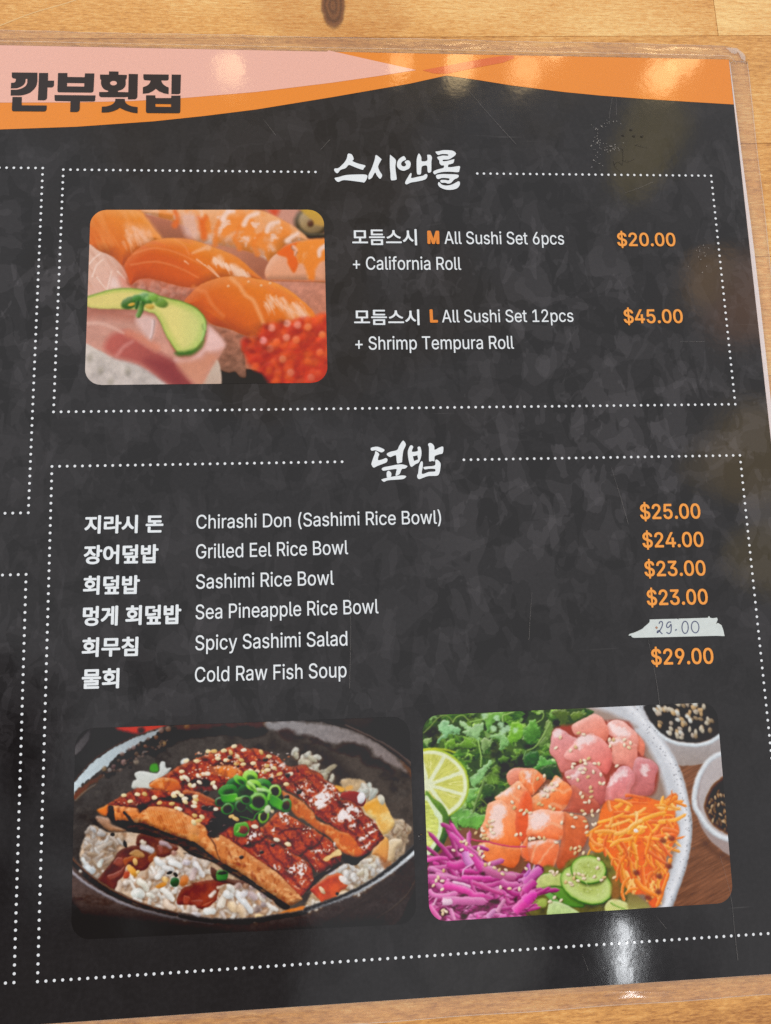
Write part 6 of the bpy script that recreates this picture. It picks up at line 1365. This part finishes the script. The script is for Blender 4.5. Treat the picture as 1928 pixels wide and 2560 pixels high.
# brush-lettered section headings
H1, H2, H3 = crop(820, 360, .10804), crop(980, 360, .10804), crop(920, 1090, .12005)
sm = lambda p: _smooth(p, 4)
ink('section_heading', [(sm(p), [sm(h) for h in hs]) for p, hs in (
    (H1(460,240, 510,232, 560,260, 595,340, 590,375, 570,405, 700,460, 855,500, 862,540, 840,555, 815,600, 780,600, 640,550, 520,500, 470,500, 410,565, 290,610, 235,675, 195,678, 145,618, 160,575, 240,565, 330,490, 400,410, 440,330), []),
    (H1(165,790, 260,770, 400,730, 600,715, 860,715, 915,765, 850,890, 780,890, 600,865, 420,845, 330,850, 245,885, 200,865, 162,820), []),
    (H1(1100,275, 1140,275, 1235,355, 1230,385, 1185,465, 1162,545, 1200,640, 1255,730, 1220,805, 1185,800, 1130,730, 1098,668, 1060,710, 1020,785, 955,828, 935,800, 945,710, 1000,600, 1050,470, 1085,360), []),
    (H1(1435,275, 1460,275, 1550,350, 1575,410, 1560,520, 1570,650, 1590,800, 1575,835, 1505,848, 1455,830, 1445,680, 1432,520), []),
    (H2(265,290, 300,310, 322,350, 318,375, 270,395, 225,430, 212,475, 235,515, 285,528, 320,505, 325,470, 300,440, 305,410, 350,385, 400,395, 432,450, 430,510, 400,570, 340,605, 270,628, 190,605, 130,550, 115,480, 135,400, 180,340), []),
    (H2(610,240, 640,240, 680,320, 690,405, 815,390, 815,270, 850,255, 900,270, 925,330, 912,420, 912,560, 905,650, 850,672, 825,640, 805,510, 700,525, 680,600, 670,700, 625,715, 580,690, 570,500, 575,350), []),
    (H2(430,680, 455,710, 450,795, 600,765, 720,740, 770,705, 815,715, 815,770, 780,820, 700,850, 560,880, 440,900, 350,940, 312,930, 310,880, 360,790), []),
    (H2(1010,185, 1080,175, 1200,150, 1390,160, 1475,215, 1460,270, 1380,330, 1310,365, 1180,375, 1190,408, 1300,395, 1430,360, 1440,385, 1415,450, 1350,475, 1310,485, 1300,540, 1400,540, 1565,520, 1560,610, 1530,660, 1350,650, 1180,655, 1060,680, 990,712, 955,670, 975,630, 1080,590, 1190,560, 1200,505, 1140,500, 1100,450, 1090,390, 1048,330, 1070,300, 1180,275, 1290,280, 1295,250, 1210,240, 1130,245, 1075,262, 1030,230), []),
    (H2(1025,730, 1130,705, 1300,705, 1510,715, 1545,750, 1520,790, 1440,830, 1370,905, 1300,925, 1230,905, 1150,905, 1118,870, 1140,840, 1240,840, 1310,850, 1330,810, 1250,795, 1150,795, 1070,820, 1030,790), []),
    (H2(1070,900, 1100,895, 1150,945, 1240,968, 1360,955, 1470,905, 1540,870, 1572,900, 1565,960, 1510,1030, 1400,1065, 1260,1065, 1130,1020, 1070,960), []))], 4, M_WHITE, menu)
ink('section_heading', [(sm(p), [np.asarray(h) for h in hs]) for p, hs in (
    (H3(60,255, 130,230, 220,230, 345,290, 290,343, 200,315, 150,300, 75,308), []),
    (H3(150,325, 190,330, 235,380, 215,440, 215,505, 300,490, 375,462, 408,495, 385,550, 290,590, 200,625, 120,660, 80,610, 75,570, 110,460, 145,370), []),
    (H3(720,105, 760,120, 788,190, 740,300, 720,420, 710,540, 690,555, 625,573, 600,545, 585,410, 530,415, 470,440, 420,420, 392,375, 470,330, 605,295, 650,210), []),
    (H3(290,680, 340,650, 450,630, 600,600, 720,595, 822,630, 770,680, 705,692, 665,785, 635,810, 600,828, 575,822, 590,740, 592,692, 470,702, 330,726, 300,710), []),
    (H3(400,745, 440,728, 485,775, 480,846, 440,862, 400,870, 388,800), []),
    (H3(288,905, 400,872, 550,842, 690,824, 770,828, 795,850, 740,895, 640,908, 420,925, 340,955, 295,930), []),
    (H3(885,200, 925,203, 942,235, 920,290, 925,332, 1035,315, 1032,245, 1060,222, 1095,240, 1115,340, 1105,440, 1060,550, 990,590, 915,642, 880,620, 855,540, 835,430, 830,330, 850,260), [H3(935,425, 1030,405, 1045,490, 960,525)]),
    (H3(1250,180, 1285,148, 1340,165, 1380,220, 1390,290, 1480,245, 1545,222, 1570,245, 1555,360, 1480,385, 1390,425, 1385,525, 1340,520, 1290,532, 1270,500, 1270,250), []),
    (H3(1110,530, 1140,545, 1142,640, 1125,790, 1270,750, 1395,740, 1390,690, 1280,685, 1185,698, 1155,660, 1200,640, 1390,615, 1400,510, 1445,498, 1510,570, 1505,690, 1480,790, 1430,830, 1270,835, 1180,860, 1070,900, 1030,870, 1025,820, 1045,780, 1060,650, 1085,570), []))], 4, M_WHITE, menu)

# dotted frames
def dots(segs, parent, r=.185):
    V, F = [], []
    a = np.linspace(0, 2*math.pi, 12, endpoint=False)
    seen = []
    for p, q, n in segs:
        for i in range(n+1):
            c = p+(q-p)*i/max(n, 1)
            if any(abs(c[0]-s[0])+abs(c[1]-s[1]) < .4 for s in seen): continue
            seen.append(c)
            b = len(V)
            V += list(W(np.stack([c[0]+r*np.cos(a), c[1]-r*np.sin(a)], 1), 3*STEP)); F.append(tuple(range(b, b+12)))
    return mesh('dotted_frame', V, F, M_DOT, parent)
A_, B_, C_, D_ = page([(159, 424.6), (1777.5, 439.9), (134.5, 1030), (1837.8, 1010.9)])
at = lambda p, q, x: p+(q-p)*x/96.
g1, g2 = round((page([(789, 428)])[0][0]-A_[0])), round((page([(1197, 431.6)])[0][0]-A_[0]))
dots([(A_, at(A_, B_, g1), g1), (at(A_, B_, g2), B_, 96-g2), (A_, C_, 36), (B_, D_, 36), (C_, D_, 96)], menu)
A2, B2, C2 = page([(130.6, 1166.3), (1849.4, 1138.5), (94.5, 2453.4)])
D2 = np.array((B2[0]+.1, page([(1924.5, 2332.8)])[0][1]))
g1, g2 = round((page([(861, 1155)])[0][0]-A2[0])), round((page([(1160.5, 1151)])[0][0]-A2[0]))
dots([(A2, at(A2, B2, g1), g1), (at(A2, B2, g2), B2, 96-g2), (A2, C2, 64), (B2, D2, 64), (C2, D2, 96)], menu)
p, q, s2, t2 = page([(107.6, 420.7), (71.5, 1282), (66, 1436), (35.7, 2455.7)])
left = lambda c: np.array((c[0]-96, c[1]))
dots([(p, left(p), 96), (p, q, 50), (q, left(q), 96), (left(p), left(q), 50)], menu)
dots([(s2, left(s2), 96), (s2, t2, 50), (t2, left(t2), 96), (left(s2), left(t2), 50)], menu)

# type
def korean(body, x0, x1, top, bl, br, off=.040):
    return lettering('dish_name', body, (x0, bl), (x1, br), bl-top, M_WHITE, menu, offset=.012, hangul=True, bold=off)
def english(body, x0, bl, x1, br, cap):
    return lettering('dish_description', body, (x0, bl), (x1, br), cap, M_WHITE, menu, bold=.008)
def price(body, x0, bl, x1, br, cap):
    return lettering('price', body, (x0, bl), (x1, br), cap, M_PRICE, menu, bold=.034)
korean('모듬스시', 882, 1042.2, 574, 613.5, 613.5, .022)
lettering('size_letter', 'M', (1071, 609), (1096.5, 609.4), 30, M_LETTER, menu, bold=.075)
english('All Sushi Set 6pcs', 1111.7, 610.5, 1410.3, 612, 31)
english('+ California Roll', 883, 674.6, 1153, 675.2, 32)
korean('모듬스시', 886.6, 1048.4, 774.5, 813, 813, .022)
lettering('size_letter', 'L', (1077.5, 805.6), (1093, 805.4), 30, M_LETTER, menu, bold=.075)
english('All Sushi Set 12pcs', 1105.6, 806.6, 1433.6, 805, 31)
english('+ Shrimp Tempura Roll', 889, 874.8, 1285, 872.4, 32.5)
price('$20.00', 1544.5, 615.3, 1688.4, 615.6, 32)
price('$45.00', 1560.8, 807.9, 1706.7, 807.5, 33)
for a in (('지라시 돈', 213, 407, 1290, 1333.4, 1331), ('장어덮밥', 211, 394.5, 1364.5, 1409.9, 1407), ('회덮밥', 209.4, 347.7, 1441, 1486, 1484), ('멍게 회덮밥', 208.6, 451.4, 1517, 1564, 1559), ('회무침', 206.3, 343.8, 1595, 1641.5, 1639), ('물회', 206.3, 296.6, 1673.5, 1721.4, 1719)):
    korean(*a)
for a in (('Chirashi Don (Sashimi Rice Bowl)', 491.7, 1321.9, 1102.9, 1309.2, 34), ('Grilled Eel Rice Bowl', 491, 1396.4, 870.5, 1385.3, 35), ('Sashimi Rice Bowl', 491, 1472, 835, 1461.7, 35.5), ('Sea Pineapple Rice Bowl', 489.8, 1548, 946.5, 1533, 36), ('Spicy Sashimi Salad', 489, 1625.4, 868.6, 1613.5, 36.5), ('Cold Raw Fish Soup', 488, 1705, 866.6, 1692.6, 37)):
    english(*a)
for a in (('$25.00', 1601.7, 1297.6, 1750.6, 1295.6, 36), ('$24.00', 1607.5, 1368.3, 1758.4, 1366.4, 36), ('$23.00', 1612.6, 1440.3, 1763.5, 1438, 36.5), ('$23.00', 1618.4, 1512.6, 1768.9, 1509.8, 37), ('$29.00', 1629.3, 1661.2, 1783, 1658.2, 38)):
    price(*a)

# food pictures: flat prints whose ink is carried by a fine grid
def picture(cv, corners, nu, nv, rad, label):
    TL, TR, BR, BL = page(corners)
    w = np.linalg.norm(TR-TL); h = np.linalg.norm(BL-TL)
    v = np.linspace(0, 1, nv); u = np.linspace(0, 1, nu)
    dv = np.minimum(v, 1-v)*h
    ins = np.where(dv < rad, rad-np.sqrt(np.clip(rad**2-(rad-dv)**2, 0, None)), 0)/w
    UU = ins[:, None]+(1-2*ins[:, None])*u[None]; VV = np.repeat(v[:, None], nu, 1)
    UU = UU[..., None]; VV = VV[..., None]
    P = ((TL*(1-UU)+TR*UU)*(1-VV)+(BL*(1-UU)+BR*UU)*VV).reshape(-1, 2)
    px = photo(P)
    col = np.clip(cv.sample(px[:, 0], px[:, 1]), 0, 1)
    c = np.clip((lin(col*255.)-.030)*PIC_GAIN, .0015, 1)
    me = bpy.data.meshes.new('food_picture'); n = nu*nv
    me.vertices.add(n); me.vertices.foreach_set('co', W(P, 2*STEP).ravel().astype(np.float32))
    i = (np.arange(nv-1)[:, None]*nu+np.arange(nu-1)[None]).ravel()
    q = np.stack([i+nu, i+nu+1, i+1, i], 1).astype(np.int32)
    me.loops.add(q.size); me.loops.foreach_set('vertex_index', q.ravel())
    me.polygons.add(len(q)); me.polygons.foreach_set('loop_start', np.arange(0, q.size, 4, dtype=np.int32))
    me.update(calc_edges=True); me.validate()
    a = me.color_attributes.new('ink', 'FLOAT_COLOR', 'POINT'); a.data.foreach_set('color', np.c_[c, np.ones(n)].astype(np.float32).ravel())
    o = link('food_picture', me, M_PICTURE, menu); o['label'] = label
    return o
PIC_GAIN = 1.0
picture(paint_sushi(), [(227, 525), (809.5, 524.5), (819.5, 957), (212, 963)], 400, 290, 2.3, 'printed photo of salmon and shrimp sushi with avocado')
picture(paint_eel(), [(189, 1822), (1023, 1791), (1042, 2309), (178, 2350)], 600, 380, 2.3, 'printed photo of grilled eel on rice in a dark bowl')
picture(paint_poke(), [(1055, 1789), (1791, 1755), (1834, 2256), (1074, 2305)], 530, 370, 2.2, 'printed photo of a raw fish bowl with lime, carrot and cabbage')

# the price that was taped over by hand
KT = crop(1560, 1530, .15606)
tape_px = KT(405,120, 600,113, 840,108, 868,122, 872,106, 1150,98, 1340,92, 1352,65, 1370,92, 1410,100, 1480,90, 1490,120, 1462,196, 1495,175, 1550,210, 1580,290, 1600,385, 1450,380, 900,395, 600,402, 150,412, 120,400, 110,375, 70,378, 85,350, 160,330, 215,305, 290,270, 330,230, 400,170, 410,145)
v, f = fill([(page(tape_px), [])], 0); n = len(v)
top = v+(0, 0, .00042); bot = v+(0, 0, .00005)
tape = mesh('price_patch', np.vstack([top, bot]), f+[(i, n+i, n+(i+1) % n, (i+1) % n) for i in range(n)], M_TAPE, menu)
tape['label'] = 'torn strip of white tape with a handwritten price'
el = lambda cx, cy, rx, ry, a=0: [KT(cx+rx*math.cos(t)*math.cos(a)-ry*math.sin(t)*math.sin(a), cy+rx*math.cos(t)*math.sin(a)+ry*math.sin(t)*math.cos(a))[0] for t in np.linspace(-1.5, 4.9, 26)]
hw = [ribbon(KT(553,190, 560,165, 585,150, 604,165, 606,200, 590,250, 555,305, 522,332, 528,305, 552,298, 578,325, 604,352), .14, .00046), ribbon(KT(745,165, 722,158, 695,168, 672,208, 680,246, 712,238, 742,195, 746,240, 742,310, 716,343, 690,338, 670,322), .14, .00046),
      ribbon(KT(816,278, 826,294), .28, .00046), ribbon(el(968, 245, 50, 97), .14, .00046), ribbon(el(1128, 240, 60, 92, -.08), .14, .00046)]
mesh('handwriting', *join(hw), M_PEN, tape)
mesh('stain', *ribbon(KT(500,262, 522,238), .3, .00046), simple('brown_stain', (176, 132, 108)), tape)

# wear on the film: named scratches, a bubble and a patch of creases
sc = [[(1160, 215), (1225, 290), (1290, 362)], [(1530, 246), (1526, 270), (1522, 300)], [(1540, 246), (1540, 290)], [(873, 1478), (877, 1560), (876, 1640), (874, 1720)], [(1560, 484), (1600, 470), (1632, 456)],
      [(1455, 2385), (1465, 2410), (1470, 2425)], [(1640, 2290), (1665, 2320)], [(1800, 2140), (1826, 2240), (1836, 2330), (1844, 2400)], [(1330, 1480), (1325, 1540), (1322, 1600)], [(1620, 1600), (1640, 1700), (1648, 1760)], [(1528, 1170), (1550, 1240), (1570, 1310)],
      [(1700, 855), (1760, 855)], [(1520, 2395), (1560, 2412), (1600, 2418)], [(1500, 2420), (1570, 2405), (1610, 2380)], [(660, 300), (690, 340)], [(800, 378), (825, 350)]]
for s in sc[:]:
    o = mesh('scratch', *ribbon(s, (.02, .05), 6*STEP), M_SCRATCH, menu)
# a sore spot near the top right: specks, blisters and branching creases
rc = np.random.default_rng(9); sp = []
for i in range(90):
    if i < 55:
        t = rc.uniform(1.2, 5.6); c = (1525+36*math.cos(t)+rc.normal()*6, 338-34*math.sin(t)+rc.normal()*5)
    else:
        c = (rc.normal(1492, 8), rc.uniform(350, 430)) if i < 75 else (rc.normal(1752, 12), rc.normal(640, 16))
    an = rc.uniform(0, 3.1); L = rc.uniform(1, 3.6)
    sp.append(ribbon([c, (c[0]+L*math.cos(an), c[1]+L*math.sin(an))], .05+.06*rc.random(), 6.3*STEP, False))
mesh('film_scuff', *join(sp[:75]), M_SPECK, menu)
mesh('film_scuff', *join(sp[75:]), M_SPECK, menu)
br = [[(1556, 372), (1558, 392), (1556, 414)], [(1556, 400), (1570, 404), (1588, 396)], [(1556, 412), (1545, 404), (1536, 410)], [(1534, 402), (1538, 416), (1552, 430)], [(1556, 372), (1550, 368)], [(1556, 372), (1562, 368)], [(1588, 362), (1604, 366), (1620, 370)]]
mesh('film_crease', *join([ribbon(q, (.10, .05), 6.3*STEP) for q in br]), M_CREASE, menu)
an = np.linspace(0, 2*math.pi, 10, endpoint=False)
bl = [page([(1558, 338)])[0], page([(1578, 324)])[0], page([(1585, 340)])[0], page([(1605, 341)])[0]]
mesh('film_blister', np.vstack([W(np.stack([c[0]+.26*np.cos(an), c[1]-.2*np.sin(an)], 1), 6.2*STEP) for c in bl]), [tuple(range(k*10, k*10+10)) for k in range(4)], M_CREASE, menu)

a = np.linspace(0, 2*math.pi, 20, endpoint=False)
bub = page([(1053.5, 2093)])[0]
v = np.vstack([W(np.stack([bub[0]+r*np.cos(a), bub[1]-r*np.sin(a)], 1), z) for r, z in ((.42, .00009), (.3, .00028), (.12, .0003))])
mesh('air_bubble', v, [(k*20+i, k*20+(i+1) % 20, (k+1)*20+(i+1) % 20, (k+1)*20+i) for k in range(2) for i in range(20)]+[tuple(range(40, 60))], M_SLATE, menu)
